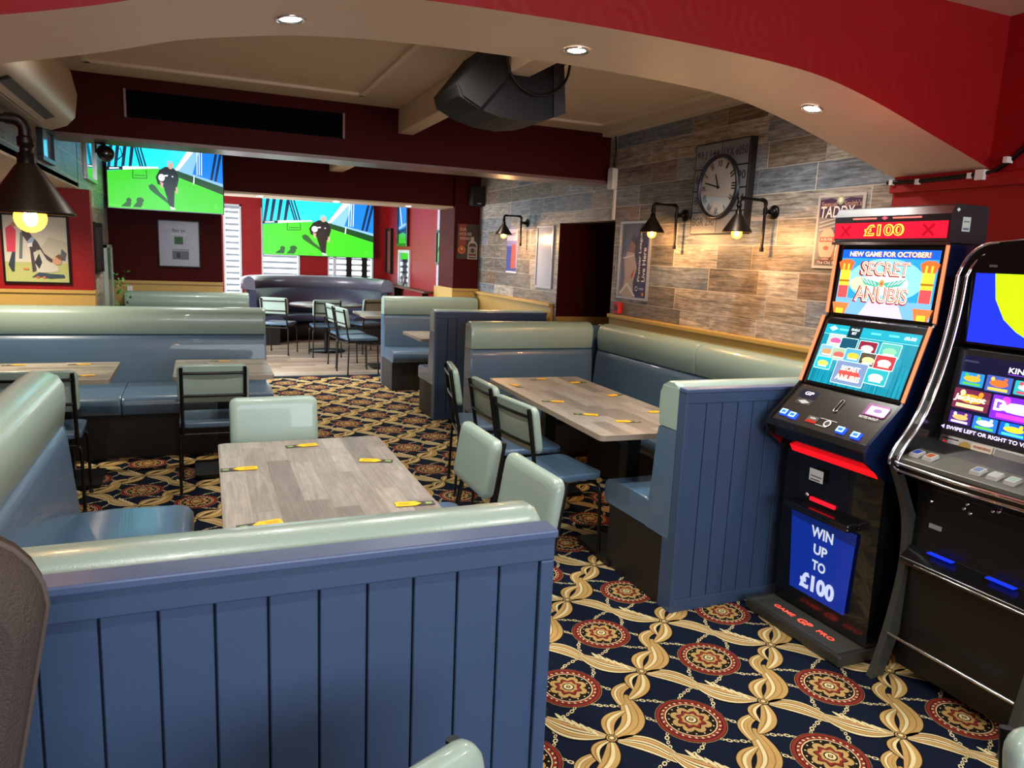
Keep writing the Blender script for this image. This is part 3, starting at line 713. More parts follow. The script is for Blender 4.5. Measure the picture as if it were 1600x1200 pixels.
def chair(x, y, deg, label, grp='sage and blue dining chairs'):
    """deg: direction the sitter faces, 0 = +y, 90 = -x"""
    c = chair0 if first[0] else copy_tree(chair0)
    first[0] = False
    c.location = (x, y, 0.002); c.rotation_euler = (0, 0, math.radians(deg)); c['label'] = label; c['group'] = grp
    return c
chair(.075, 5.17, 0, 'chair with bars towards the viewer at the small left-hand table')
chair(-.86, 5.02, 2, 'chair partly hidden by the left bench end, at the left edge table')
chair(.335, 3.565, 180, 'chair at the head of the front table, smooth pad towards the viewer')
chair(.865, 2.90, 90, 'farther of two chairs on the right side of the front table')
chair(.865, 2.34, 92, 'nearer of two chairs right of the front table, behind the partition end')
chair(1.81, 4.70, -102, 'farthest chair of the right booth table, seen nearly edge on')
chair(1.80, 4.08, -91, 'middle chair of the right booth table')
chair(1.755, 3.52, -84, 'nearest chair of the right booth table, dark rails on its pad')
chair(1.13, 11.75, -25, 'leftmost chair at the round table in the end room', 'end room chairs')
chair(1.75, 11.38, 0, 'chair with its back to the viewer before the round table', 'end room chairs')
chair(2.45, 11.72, 20, 'rightmost chair at the round table, behind the pale table', 'end room chairs')
chair(1.90, 10.35, -84, 'farther chair at the pale table on the laminate floor', 'end room chairs')
chair(1.93, 9.75, -80, 'nearer chair at the pale table on the laminate floor', 'end room chairs')
chair(.295, .675, 205, 'chair in the foreground with one padded corner showing at bottom centre', 'foreground chairs')
chair(1.375, .42, 170, 'chair in the bottom right corner with a pale pad corner showing', 'foreground chairs')

# foreground armchair
def armchair():
    t = thing('armchair', 'grey brown woven fabric chair back in the left foreground', 'armchair', (-.455, .80, 0), math.radians(4))
    pr_ = [(p[0]*(.40+.60*min(1, max(0, (p[1]-.3)/.72))), p[1]) for p in rrect(-.30, .30, .30, 1.30, .09, 6)]
    pr_ = [q for i, q in enumerate(pr_)]
    b = MB(); b.bolster(pr_, 1, .0, .12, er=.05, endscale=.93); b.obj('backrest', FABRIC, t)
    pts = [(p[0]*1.0, .06, .785+(p[1]-.785)*1.0) for p in pr_]
    MB().tube(pts, .004, 8, closed=True).obj('piping', mat('fabric_piping', '#4b423d', .9), t)
    MB().bolster(rrect(-.3, .3, -.5, .03, .06, 4), 2, .30, .46, er=.03, endscale=.96).obj('seat', FABRIC, t)
    for x in (-.25, .25):
        for y in (-.43, .06): MB().tube([(x, y, 0), (x*.98, y, .31)], .02, 10, radii=[.014, .022]).obj('leg', BLACK, t)
armchair()

# ================================================================ CARDS ON TABLES
CY = mat('yellow_card', '#e8b215', .45); CD = mat('dark_card', '#3a3930', .4); CG = mat('card_green_print', '#7f9a5a', .5); CO = mat('card_orange_print', '#b87708', .5)
def make_card():
    t = thing('table_card', '', 'card')
    b = MB(); b.box(-.062, .0, -.018, .018, 0, .0012, 0); b.box(-.055, -.035, -.009, .008, .0012, .0014, 1); b.obj('dark_card', [CD, CG], t)
    b = MB(); b.prism([(-.022, 0), (-.002, -.020), (.058, -.020), (.058, .020), (-.002, .020)], 2, .0013, .0024, 0)
    for yy in (-.009, -.002, .006): b.box(.014, .048, yy, yy+.003, .0024, .0026, 1)
    b.obj('yellow_tag', [CY, CO], t)
    return t
card0 = make_card(); fc = [True]
def card(x, y, deg, label, s=1.0):
    c = card0 if fc[0] else copy_tree(card0)
    fc[0] = False
    c.location = (x, y, .7512); c.rotation_euler = (0, 0, math.radians(deg)); c['label'] = label; c['group'] = 'yellow and black cards on the tables'; c.scale = (s*1.12, s*1.12, s)
card(.13, 2.94, 0, 'yellow tagged card on the front table, left edge')
card(.40, 3.24, 5, 'yellow tagged card on the front table, far edge near the chair')
card(.655, 2.93, 160, 'yellow tagged card on the front table, right edge')
card(.665, 2.37, 175, 'yellow tagged card on the front table, right corner by the partition')
card(.16, 2.31, 10, 'yellow tagged card on the front table, left corner by the partition')
for x, y, d, l in ((1.95, 4.50, 95, 'far left corner'), (2.22, 4.72, 20, 'far short edge'), (2.44, 4.55, 190, 'far right corner'), (1.96, 3.95, -20, 'aisle side, between the chairs'),
                   (1.98, 3.57, -30, 'aisle side, nearest chair'), (2.12, 3.36, 165, 'near short edge'), (2.46, 4.07, 200, 'middle of the wall side'), (2.44, 3.55, 185, 'wall side, by the panelled bench end')):
    card(x, y, d, 'yellow tagged card on the right booth table, '+l)
for x, y, d, l in ((-1.14, 5.78, 5, 'left edge table, far side, left one'), (-.76, 5.77, 0, 'left edge table, far side, right one'), (-.68, 5.28, 10, 'left edge table, near side'), (.14, 5.83, 0, 'small table before the long blue bench')):
    card(x, y, d, 'yellow card on the '+l)

# ================================================================ SCREEN PICTURES
def tv_picture(c, x0, y0, x1, y1, k=1.0):
    """training pitch broadcast on a canvas rectangle"""
    W, H = x1-x0, y1-y0
    def P(pts): return [(x0+u*W, y0+v*H) for u, v in pts]
    G = E('#35b81c', 1.5*k); GD = E('#0c4a1e', 1.0*k); CYN = E('#19c8e8', 1.7*k); BL = E('#0f6fd6', 1.5*k); DK = E('#0b2c4e', 1.0*k); WH = E('#e8f2f8', 1.6*k); SK = E('#c9a08c', 1.2*k); NV = E('#15151f', .6*k); GS = E('#0a5a24', 1.0*k); LB = E('#7fb6e8', 1.3*k); G2 = E('#55cf30', 1.5*k)
    c.poly(P([(0, 0), (1, 0), (1, 1), (0, 1)]), CYN)
    c.poly(P([(.72, .5), (1, .3), (1, 1), (.74, 1)]), BL)
    c.poly(P([(.56, .57), (.72, .5), (.82, 1), (.78, 1)]), LB); c.poly(P([(.57, .57), (.60, .56), (.80, .97), (.72, .94)]), WH)
    for a in (0, .055, .115, .175): c.poly(P([(a, .52), (a+.025, .52), (a+.065, .95), (a+.035, .95)]), DK)
    for a in (.215, .235, .262): c.poly(P([(a, .95), (a+.012, .95), (a+.075, .56), (a+.06, .56)]), DK)
    for a in (.765, .785, .805): c.poly(P([(a, .53), (a+.006, .53), (a+.012, .95), (a+.006, .95)]), WH)
    for a in (.88, .92): c.poly(P([(a, .44), (a+.02, .43), (a+.085, .92), (a+.06, .92)]), DK)
    c.poly(P([(0, 0), (1, 0), (1, .30), (.6, .50), (.59, .57), (.42, .575), (.2, .54), (0, .495)]), G)
    c.poly(P([(.59, .575), (1, .40), (1, .27), (.60, .475)]), GD)
    c.poly(P([(.60, .585), (1, .43), (1, .385), (.60, .565)]), LB)
    c.poly(P([(.60, .475), (1, .27), (1, .262), (.60, .465)]), G2); c.poly(P([(0, .03), (.3, .02), (.3, .028), (0, .04)]), G2)
    c.poly(P([(0, .50), (.12, .525), (.12, .565), (0, .55)]), NV); c.poly(P([(.02, .52), (.10, .535), (.10, .55), (.02, .54)]), WH)
    c.poly(P([(.13, .525), (.43, .58), (.43, .60), (.13, .57)]), WH)
    for p, q in (((.21, .42), (.33, .43)), ((.21, .42), (.215, .54)), ((.33, .43), (.325, .545)), ((.225, .46), (.32, .465))):
        c.line(P([p])[0], P([q])[0], .006*W, GD)
    c.poly(P([(.73, .40), (.74, .40), (.745, .52), (.738, .52)]), WH)
    # shadows on the grass
    c.poly(P([(.34, .33), (.37, .36), (.40, .33), (.44, .24), (.50, .15), (.52, .10), (.54, .03), (.50, .10), (.44, .17), (.38, .24), (.35, .28)]), GS)
    c.ell(*P([(.17, .11)])[0], .022*W, .035*H, GS); c.poly(P([(.10, .02), (.15, .09), (.19, .08), (.18, .02)]), GS)
    c.ell(*P([(.265, .12)])[0], .032*W, .04*H, GS); c.poly(P([(.20, .02), (.24, .1), (.29, .08), (.27, .02)]), GS)
    # the man with the ball
    c.poly(P([(.475, .30), (.50, .16), (.52, .05), (.555, .03), (.565, .28), (.56, .33), (.49, .33)]), NV)
    c.poly(P([(.44, .56), (.405, .46), (.42, .36), (.46, .35), (.48, .30), (.57, .28), (.59, .36), (.605, .45), (.59, .56), (.55, .61), (.49, .61)]), NV)
    c.poly(P([(.575, .34), (.595, .32), (.59, .24), (.575, .25)]), SK); c.ell(*P([(.535, .64)])[0], .026*W, .058*H, SK); c.ell(*P([(.523, .675)])[0], .022*W, .025*H, LB)
    c.ell(*P([(.455, .455)])[0], .027*W, .05*H, WH); c.poly(P([(.44, .40), (.47, .38), (.46, .30), (.45, .31)]), SK)
    c.poly(P([(.47, .49), (.51, .50), (.51, .48), (.47, .47)]), WH); c.ell(*P([(.55, .48)])[0], .006*W, .01*H, WH); c.poly(P([(.52, .06), (.56, .04), (.57, .015), (.53, .015)]), WH)
    c.text('0', *P([(.93, .09)])[0], .07*H, G2)

def television(name_label, O, rotz, W, H, tilt=0, bracket=True, k=1.0, **kw):
    """O: centre of the screen face; faces -y when rotz = 0"""
    t = thing('television', name_label, 'television', O, rotz)
    b = MB().box(-W/2-.012, W/2+.012, .0, .05, -H/2-.012, H/2+.012, 0); b.obj('bezel', BLKP, t, bevel=.004)
    c = Canvas((-W/2, -.001, -H/2), (1, 0, 0), (0, 0, 1), .00025); tv_picture(c, 0, 0, W, H, k); c.obj('screen', t, world=False)
    if bracket: MB().box(-.12, .12, .05, .1, -.12, .12).box(-.02, .02, .05, .1, -.12, .3).obj('wall_bracket', BLACK, t)
    return t
television('left television below the red beam showing a man carrying a ball', (-.27, 8.83, 2.295), math.radians(4), 1.10, .73, k=1.0)
television('large far television on the window wall showing a man on a pitch', (2.055, 13.98, 1.99), 0, 1.95, 1.04, k=1.15)
point('television_glow', (-.27, 8.3, 2.2), 1.5, (.3, .8, 1), .3)

def frame_flat(name, label, cat, O, U, W, H, frame_w, frame_mat, art, glass=False, depth=.02, group=None):
    """framed flat picture: O lower-left corner on the wall, U to the viewer's right, faces U x Z"""
    t = thing(name, label, cat, O, 0, group)
    U = Vector(U).normalized(); V = Vector((0, 0, 1)); N = U.cross(V)
    def q(u, v, d): return U*u+V*v+N*d
    b = MB()
    def bx(u0, u1, v0, v1, d0, d1, mi=0):
        vs = [q(u, v, d) for d in (d0, d1) for u, v in ((u0, v0), (u1, v0), (u1, v1), (u0, v1))]
        b.add(vs, [(3, 2, 1, 0), (4, 5, 6, 7), (0, 1, 5, 4), (1, 2, 6, 5), (2, 3, 7, 6), (3, 0, 4, 7)], mi)
    f = frame_w
    if f > 0:
        bx(0, W, 0, f, 0, depth); bx(0, W, H-f, H, 0, depth); bx(0, f, f, H-f, 0, depth); bx(W-f, W, f, H-f, 0, depth); bx(f, W-f, f, H-f, 0, depth*.35)
        b.obj('frame', frame_mat, t, bevel=.002, bseg=1)
    else:
        bx(0, W, 0, H, .001, depth*.9); b.obj('backing', frame_mat, t)
    c = Canvas(q(f, f, depth*.36 if f > 0 else depth*.91), U, V, .0004); art(c, W-2*f, H-2*f); c.obj('artwork', t, world=False)
    return t

# football photograph on the red alcove wall
def art_football(c, W, H):
    P = lambda pts: [(u*W, v*H) for u, v in pts]
    c.rect(0, 0, W, H, Pm('#c9c2b4')); c.rect(0, 0, W, .30*H, Pm('#a9ae6c')); c.poly(P([(.45, .35), (1, .30), (1, .62), (.7, .7)]), Pm('#b4ad9c'))
    c.poly(P([(.86, .35), (.95, .33), (.98, .45), (.9, .52)]), Pm('#4c5560')); c.poly(P([(.22, .35), (.27, .35), (.31, .75), (.26, .75)]), Pm('#5c6a6c'))
    c.poly(P([(.05, .25), (.12, .45), (.17, .45), (.14, .15), (.10, .15)]), Pm('#22303c')); c.poly(P([(.04, .45), (.17, .45), (.2, .78), (.12, .86), (.04, .8)]), Pm('#cf3550')); c.ell(*P([(.165, .86)])[0], .035*W, .035*H, Pm('#b98468'))
    K = Pm('#3b3138'); c.poly(P([(.25, .92), (.33, .9), (.44, .7), (.52, .62), (.62, .44), (.78, .33), (.72, .30), (.55, .42), (.5, .5), (.48, .17), (.42, .15), (.40, .5), (.37, .6), (.30, .70)]), K)
    c.poly(P([(.37, .62), (.45, .70), (.48, .66), (.43, .55), (.38, .57)]), Pm('#8ea0bc')); c.poly(P([(.36, .58), (.44, .60), (.44, .54), (.38, .53)]), Pm('#d9d9d6'))
    c.poly(P([(.45, .45), (.56, .5), (.66, .34), (.82, .25), (.84, .17), (.7, .15), (.5, .14), (.47, .28)]), Pm('#bdb9ac')); c.poly(P([(.46, .3), (.54, .44), (.58, .3), (.53, .2)]), Pm('#23262d'))
    c.poly(P([(.40, .07), (.52, .15), (.7, .13), (.92, .12), (.93, .07), (.7, .055), (.5, .08)]), Pm('#2c3d50')); c.poly(P([(.74, .33), (.8, .40), (.9, .38), (.88, .28), (.78, .27)]), Pm('#c48d74')); c.poly(P([(.79, .40), (.86, .44), (.92, .38), (.88, .34)]), Pm('#6a4a30'))
    for x in (.5, .6): c.ell(*P([(x, .075)])[0], .03*W, .015*H, Pm('#c45f3a'))
    c.ell(*P([(.32, .20)])[0], .05*W, .015*H, Pm('#c48138'))
frame_flat('framed_photo', 'framed football photo of players stretching on the bright red wall', 'picture', (-1.385, 6.898, 1.235), (1, 0, 0), .455, .535, .014, BLACK, art_football)
def art_notice(c, W, H):
    c.rect(0, 0, W, H, Pm('#8e8c9c', .25)); c.text('fan tv', W*.5, H*.80, .035, Pm('#5c2740'), w_=.13); c.rect(W*.30, H*.70, W*.70, H*.73, Pm('#c9c9d2'))
    c.rect(W*.38, H*.49, W*.60, H*.66, Pm('#285c34')); c.rect(W*.70, H*.52, W*.8, H*.55, Pm('#b9b9c4')); c.rect(W*.32, H*.15, W*.74, H*.34, Pm('#5f5f6a')); c.rect(W*.42, H*.18, W*.52, H*.3, Pm('#2f3038')); c.rect(W*.3, H*.36, W*.75, H*.38, Pm('#77778a'))
frame_flat('framed_notice', 'grey framed notice with a green square below the left television', 'picture', (-.385, 9.048, 1.335), (1, 0, 0), .42, .505, .012, BLACK, art_notice)
# poster with a bottle on the far column
def art_wine(c, W, H):
    c.rect(0, 0, W, H, Pm('#1d1512')); c.rect(.02, H*.38, W*.42, H, Pm('#7a2415'))
    for i, s_ in enumerate(('OUR', 'HOUSE', 'WINES')): c.text(s_, .03, H*(.85-.13*i), .036, Pm('#b3a092'), al='l', w_=(.09, .16, .15)[i])
    c.ell(W*.22, H*.26, .05, .05, Pm('#c0602a')); c.ell(W*.22, H*.26, .036, .036, Pm('#8a3a18')); c.ell(W*.22, H*.29, .014, .014, Pm('#d79a68'))
    S = Pm('#a8a6a2'); c.poly([(W*.5, 0), (W*.94, 0), (W*.94, H*.42), (W*.86, H*.5), (W*.78, H*.53), (W*.78, H*.64), (W*.64, H*.64), (W*.64, H*.53), (W*.56, H*.5), (W*.5, H*.42)], S)
    c.poly([(W*.54, .01), (W*.9, .01), (W*.9, H*.40), (W*.82, H*.46), (W*.62, H*.46), (W*.54, H*.40)], Pm('#2a221c')); c.rect(W*.56, H*.06, W*.88, H*.36, Pm('#8f8880')); c.ell(W*.72, H*.25, .03, .03, Pm('#3a302a')); c.rect(W*.56, H*.10, W*.88, H*.16, Pm('#58211a'))
frame_flat('wine_poster', 'dark wine poster with a bottle outline on the far red column', 'poster', (3.005, 8.998, 1.55), (1, 0, 0), .285, .43, 0, BLACK, art_wine, depth=.006)
# side wall of the tiled room: posters face -x, the viewer's right is -y
RX = (0, -1, 0)
def art_rugby(c, W, H):
    c.rect(0, 0, W, H, Pm('#6d6c80', .3)); c.rect(W*.52, 0, W, H, Pm('#2c2350', .3)); c.poly([(0, H*.55), (W*.5, H*.75), (W*.7, H), (0, H)], Pm('#56587a', .3))
    S = Pm('#b9a9a2', .3); c.poly([(W*.1, 0), (W*.2, H*.25), (W*.14, H*.5), (W*.24, H*.62), (W*.5, H*.6), (W*.62, H*.4), (W*.5, H*.2), (W*.55, 0)], S)
    c.poly([(W*.30, H*.62), (W*.36, H*.8), (W*.46, H*.82), (W*.54, H*.7), (W*.5, H*.6)], Pm('#8a5f50', .3)); c.poly([(W*.35, H*.78), (W*.42, H*.86), (W*.52, H*.82), (W*.52, H*.72)], Pm('#3a2a28', .3))
    c.poly([(W*.02, H*.05), (W*.3, H*.2), (W*.62, H*.02), (W*.58, 0), (W*.3, H*.15), (W*.04, 0)], Pm('#dcdce2', .3)); c.poly([(W*.42, H*.3), (W*.55, H*.4), (W*.52, H*.3), (W*.44, H*.24)], Pm('#c24a3a', .3)); c.poly([(W*.1, H*.52), (W*.5, H*.56), (W*.5, H*.58), (W*.1, H*.54)], Pm('#e0dcdc', .3))
    c.text('Premier League', W*.72, H*.22, .045, Pm('#e8e6f0'), al='l', w_=.40, rot=PI/2); c.text('Live Here', W*.87, H*.22, .05, Pm('#e8e6f0'), al='l', w_=.27, rot=PI/2)
    c.ell(W*.66, H*.12, .02, .02, Pm('#e8e6f0')); c.ell(W*.66, H*.12, .014, .014, Pm('#2c2350')); c.text('SPORT', W*.84, H*.12, .016, Pm('#e8e6f0')); c.rect(W*.86, H*.03, W*.93, H*.07, Pm('#d08038'))
frame_flat('snap_frame_poster', 'silver framed Premier League Live Here poster beside the doorway', 'poster', (XW, 5.525, 1.295), RX, .465, .635, .022, mat('satin_aluminium', '#b7b7ba', .3, metal=.7), art_rugby, depth=.018)
def art_blank(c, W, H): c.rect(0, 0, W, H, Pm('#aeb2c2', .22))
frame_flat('blank_snap_frame', 'blank silver framed board between the far lamp and doorway', 'notice board', (XW, 7.215, 1.295), RX, .40, .635, .022, MATS['satin_aluminium'], art_blank, depth=.018)
def art_beer(c, W, H):
    c.rect(0, 0, W, H, Pm('#8a7bb0')); c.rect(0, H*.72, W, H*.98, Pm('#c9b8c8')); c.text('beer', W*.5, H*.88, .05, Pm('#6a2030'), w_=W*.7); c.poly([(0, 0), (W, 0), (W, H*.1), (W*.5, H*.2), (W*.5, H*.6), (0, H*.6)], Pm('#2f3a94'))
    c.poly([(W*.45, H*.1), (W*.85, H*.1), (W*.9, H*.5), (W*.8, H*.66), (W*.5, H*.62)], Pm('#b04a2c')); c.rect(0, 0, W, .02, Pm('#d9d9e0'))
frame_flat('beer_poster', 'narrow blue and orange beer poster below the farthest wall lamp', 'poster', (XW, 8.05, 1.42), RX, .30, .50, 0, WHITE, art_beer, depth=.006)
def art_sign(c, W, H):
    c.rect(0, 0, W, H, Pm('#b9aea2')); c.rect(.015, .015, W-.015, H-.015, Pm('#77706e')); c.poly([(.02, H*.70), (W-.02, H*.62), (W-.02, H*.93), (W*.7, H*.95), (W*.5, H*.9), (W*.3, H*.95), (.02, H*.93)], Pm('#3a1c42'))
    c.text("Samuel", .03, H*.87, .030, Pm('#b08a72'), al='l', w_=.11); c.text("Smith's", W*.58, H*.87, .030, Pm('#b08a72'), al='l', w_=.12)
    c.ell(W*.5, H*.92, .026, .026, Pm('#9aa07c')); c.ell(W*.5, H*.92, .014, .014, Pm('#e0dcc4')); c.text("TADDY", .028, H*.765, .062, Pm('#dcd4cc'), al='l', w_=.24, shear=.1)
    for k_ in range(3): c.line((.03, H*(.52+.05*k_)), (W*.6, H*(.60+.05*k_)), .008, Pm('#a8a4a0'))
    c.poly([(W*.4, .03), (W-.02, .03), (W-.02, H*.45), (W*.6, H*.5)], Pm('#b0603a')); c.ell(W*.30, H*.33, .062, .095, Pm('#c98a6e')); c.ell(W*.30, H*.33, .057, .089, Pm('#d9a286'))
    c.rect(W*.30-.052, H*.36, W*.30+.052, H*.43, Pm('#b03a2c')); c.text('4.1% VOL', W*.30, H*.395, .015, Pm('#efe0d0')); c.ell(W*.30, H*.28, .02, .012, Pm('#b03a2c')); c.text('brewed since', W*.28, H*.15, .012, Pm('#3a2a2a'))
    c.rect(.03, .03, W-.03, H*.12, Pm('#5a1c28')); c.text('The Old Brewery', .04, H*.075, .022, Pm('#dfc9b4'), al='l', w_=.22)
frame_flat('brewery_sign', 'tin brewery sign partly hidden by the left fruit machine', 'sign', (XW-.002, 3.36, 1.61), RX, .33, .41, 0, WHITE, art_sign, depth=.008)

# ---- number plate clock
def clock():
    y0, y1, z0, z1 = 4.50, 3.93, 1.81, 2.42; W = y0-y1; H = z1-z0
    t = thing('wall_clock', 'square number plate clock with a round dial on the tiled wall', 'clock', (XW, y0, z0))
    MB().box(XW-.055, XW, y1, y0, z0, z1).obj('clock_box', mat('dark_wood_box', '#1d1713', .5), t, world=True, bevel=.004)
    c = Canvas((XW-.0555, y0, z0), RX, (0, 0, 1), .00006); PL = Pm('#7d7c80', .35); DK = Pm('#1f1d22', .4)
    rows = [(.01, .145, 'BGR 290', '36'), (.155, .29, '86', '44'), (.30, .435, '68', '90'), (.445, .60, '93 J 144', 'LYX 6050')]
    for a, b_, l_, r_ in rows:
        c.rect(.012, a, W*.5-.003, b_, PL); c.rect(W*.5+.003, a, W-.012, b_, Pm('#706f76', .35)); h_ = .055
        c.text(l_, .022, (a+b_)/2+.008, h_, DK, al='l', w_=(.24 if len(l_) > 3 else .085)); 
        if len(r_) > 3: c.text(r_, W-.262, (a+b_)/2+.008, h_, DK, al='l', w_=.24)
        else: c.text(r_, W-.105, (a+b_)/2+.008, h_, DK, al='l', w_=.08)
        c.text('it simple ka', .025, a+.012, .011, DK, al='l', w_=.11)
    c.obj('number_plates', t)
    cy, cz = (y0+y1)/2, (z0+z1)/2+.005
    MB().lathe([(.0005, -.058), (.19, -.058)], (XW, cy, cz), 40, axis=0).lathe([(.188, -.06), (.192, -.078), (.20, -.082), (.212, -.074), (.215, -.056)], (XW, cy, cz), 48, axis=0).obj('dial_rim', mat('dark_pewter', '#33333a', .35, metal=.6), t, world=True)
    c = Canvas((XW-.0595, cy, cz), RX, (0, 0, 1), .0003); c.ell(0, 0, .189, .189, Pm('#b5aaa0', .4), n=40)
    for i, s_ in enumerate(('XII', 'I', 'II', 'III', 'IV', 'V', 'VI', 'VII', 'VIII', 'IX', 'X', 'XI')):
        a = PI/2-i*PI/6; c.text(s_, .155*math.cos(a), .155*math.sin(a), .042, DK, rot=a-PI/2, bold=.02, w_=.012*len(s_)+.008)
    c.line((0, 0), (-.035, .085), .013, DK); c.line((.02, -.005), (-.14, .035), .009, DK); c.ell(0, 0, .012, .012, DK)
    c.obj('dial', t)
    MB().lathe([(.0005, -.068), (.189, -.068)], (XW, cy, cz), 40, axis=0).obj('glass', GLASS, t, world=True)
GLASS = bpy.data.materials.new('clear_glass'); GLASS.use_nodes = True
_n = GLASS.node_tree.nodes; _l = GLASS.node_tree.links; _n.remove(_n['Principled BSDF'])
_t = _n.new('ShaderNodeBsdfTransparent'); _g = _n.new('ShaderNodeBsdfGlossy'); _g.inputs['Roughness'].default_value = .03
_m = _n.new('ShaderNodeMixShader'); _m.inputs[0].default_value = .05; _l.new(_t.outputs[0], _m.inputs[1]); _l.new(_g.outputs[0], _m.inputs[2]); _l.new(_m.outputs[0], _n['Material Output'].inputs[0])
clock()

# ---- ceiling speaker, wall speaker, vent, air conditioner, alarm parts
t = thing('ceiling_speaker', 'big black loudspeaker hanging below the ceiling behind the arch', 'speaker', (1.48, 3.75, 2.45))
o_ = [(1.176, 2.411), (1.194, 2.357), (1.295, 2.309), (1.404, 2.283), (1.526, 2.275), (1.649, 2.293), (1.765, 2.337), (1.745, 2.552), (1.742, 2.638), (1.34, 2.62)]
b = MB(); b.prism(o_, 1, 3.6, 3.98); b.obj('cabinet', mat('black_speaker_cloth', '#080707', .8, bump=.3, bscale=300), t, world=True, bevel=.008)
b = MB(); b.prism([(1.345, 2.61), (1.185, 2.41), (1.21, 2.36), (1.30, 2.315), (1.46, 2.50), (1.44, 2.61)], 1, 3.588, 3.6); b.obj('grille', mat('dark_grille', '#0f0d0b', .8), t, world=True)
b = MB(); b.prism([(1.70, 2.31), (1.765, 2.337), (1.745, 2.552), (1.742, 2.63), (1.68, 2.63)], 1, 3.59, 3.6); b.obj('side_panel', mat('dark_satin_panel', '#121216', .5), t, world=True)
MB().tube([(1.42, 3.57, 2.63)]+[(1.59-.17*math.cos(a)+.0, 3.56, 2.56-.16*math.sin(a)) for a in [PI*i/12 for i in range(13)]]+[(1.765, 3.57, 2.66)], .007, 8).obj('cable', BLACK, t, world=True)
for x in (1.42, 1.66): MB().box(x-.015, x+.015, 3.7, 3.85, 2.58, CZ).obj('hanging_bracket', BLACK, t, world=True)
t = thing('wall_speaker', 'small black loudspeaker high on the far red column', 'speaker', (3.225, 8.99, 2.2))
MB().bolster(rrect(3.13, 3.32, 2.20, 2.44, .03, 3), 1, 8.83, 8.97, er=.02, endscale=.92).obj('cabinet', MATS['black_speaker_cloth'], t, world=True)
MB().box(3.21, 3.24, 8.96, 9.0, 2.28, 2.36).obj('bracket', BLACK, t, world=True)
MB().box(3.2, 3.25, 8.826, 8.83, 2.225, 2.235).obj('badge', STEEL, t, world=True)
t = thing('ventilation_grille', 'long black grille set in the dark red beam', 'vent', (.305, 5.8, 2.415))
MB().box(-.405, 1.02, 5.775, 5.8, 2.415, 2.585).obj('grille', mat('matt_black_grille', '#050505', .8, spec=.05), t, world=True)
b = MB()
for i in range(9): b.box(-.39, 1.0, 5.768, 5.777, 2.425+i*.018, 2.431+i*.018)
b.obj('slat', MATS['matt_black_grille'], t, world=True)
for x in (-.42, 1.018): MB().box(x, x+.014, 5.77, 5.8, 2.41, 2.59).obj('end_cap', mat('dusty_pink_end_cap', '#8a6f68', .5), t, world=True)
t = thing('air_conditioner', 'beige wall air conditioner under the arch at top left', 'air conditioner', (-.85, 4.3, 2.21))
pf = [(-.838, 2.21), (-.735, 2.195), (-.66, 2.225), (-.615, 2.275), (-.600, 2.40), (-.625, 2.52), (-.70, 2.555), (-.838, 2.555)]
b = MB(); b.bolster([(p[0], p[1]) for p in pf], 1, 3.45, 5.05, er=.03, endscale=.95); b.obj('casing', mat('aged_beige_plastic', '#a8977f', .4), t, world=True)
b = MB(); b.prism([(-.745, 2.190), (-.665, 2.221), (-.655, 2.212), (-.735, 2.18)], 1, 3.62, 4.62); b.obj('air_slot', BLACK, t, world=True)
b = MB(); b.prism([(-.722, 2.186), (-.700, 2.196), (-.700, 2.188), (-.722, 2.177)], 1, 3.63, 4.61); b.obj('flap', MATS['aged_beige_plastic'], t, world=True)
b = MB(); b.prism([(-.745, 2.191), (-.735, 2.176), (-.730, 2.178), (-.739, 2.193)], 1, 3.62, 4.62); b.obj('flap', MATS['aged_beige_plastic'], t, world=True)
t = thing('alarm_sounder', 'small white box with cable at the beam end beside the tiles', 'sensor', (XW-.03, 5.70, 2.2))
MB().prism(rrect(5.655, 5.735, 2.20, 2.38, .025, 3), 0, XW-.05, XW).obj('casing', WHITE, t, world=True, bevel=.004)
MB().tube([(XW-.01, 5.70, 2.38), (XW-.01, 5.705, 2.45), (XW-.01, 5.69, 2.52), (XW-.01, 5.71, 2.64)], .006, 8).obj('cable', BLACK, t, world=True)
tag(MB().box(XW-.02, XW, 5.655, 5.68, 1.95, 2.20).obj('cable_conduit', WHITE), 'white cable conduit running down to the doorway corner', 'conduit')
t = thing('alarm_call_point', 'small red call point on the ledge end by the doorway', 'call point', (XW-.03, 5.50, 1.16))
MB().box(XW-.035, XW, 5.44, 5.54, 1.165, 1.26).obj('casing', mat('alarm_red', '#c01c1c', .35), t, world=True, bevel=.005)
MB().box(XW-.037, XW-.034, 5.465, 5.515, 1.19, 1.235).obj('press_plate', mat('dark_red_plate', '#3c0c0c', .4), t, world=True)
t = thing('cable_run', 'black cable clipped along the arch springing at the right', 'cable', (XW-.03, 2.6, 2.05))
MB().tube([(XW-.035, 2.88, 2.055), (XW-.035, 2.7, 2.048), (XW-.036, 2.5, 2.052), (XW-.036, 2.40, 2.056), (XW-.02, 2.34, 2.062), (XW-.012, 2.28, 2.10), (XW-.012, 2.20, 2.17), (XW-.012, 2.12, 2.28), (XW-.012, 2.05, 2.40), (XW-.012, 2.0, 2.72)], .011, 8).obj('cable', BLACK, t, world=True)
for y, z in ((2.85, 2.055), (2.70, 2.048), (2.43, 2.055), (2.27, 2.11), (2.13, 2.27)): MB().box(XW-.05, XW-.01, y-.009, y+.009, z-.016, z+.010).obj('clip', WHITE, t, world=True)
tag(MB().box(XW-.05, XW-.002, 2.36, 2.40, 2.03, 2.075).obj('cable_tag', WHITE), 'little white tag on the cable at the arch corner', 'tag')

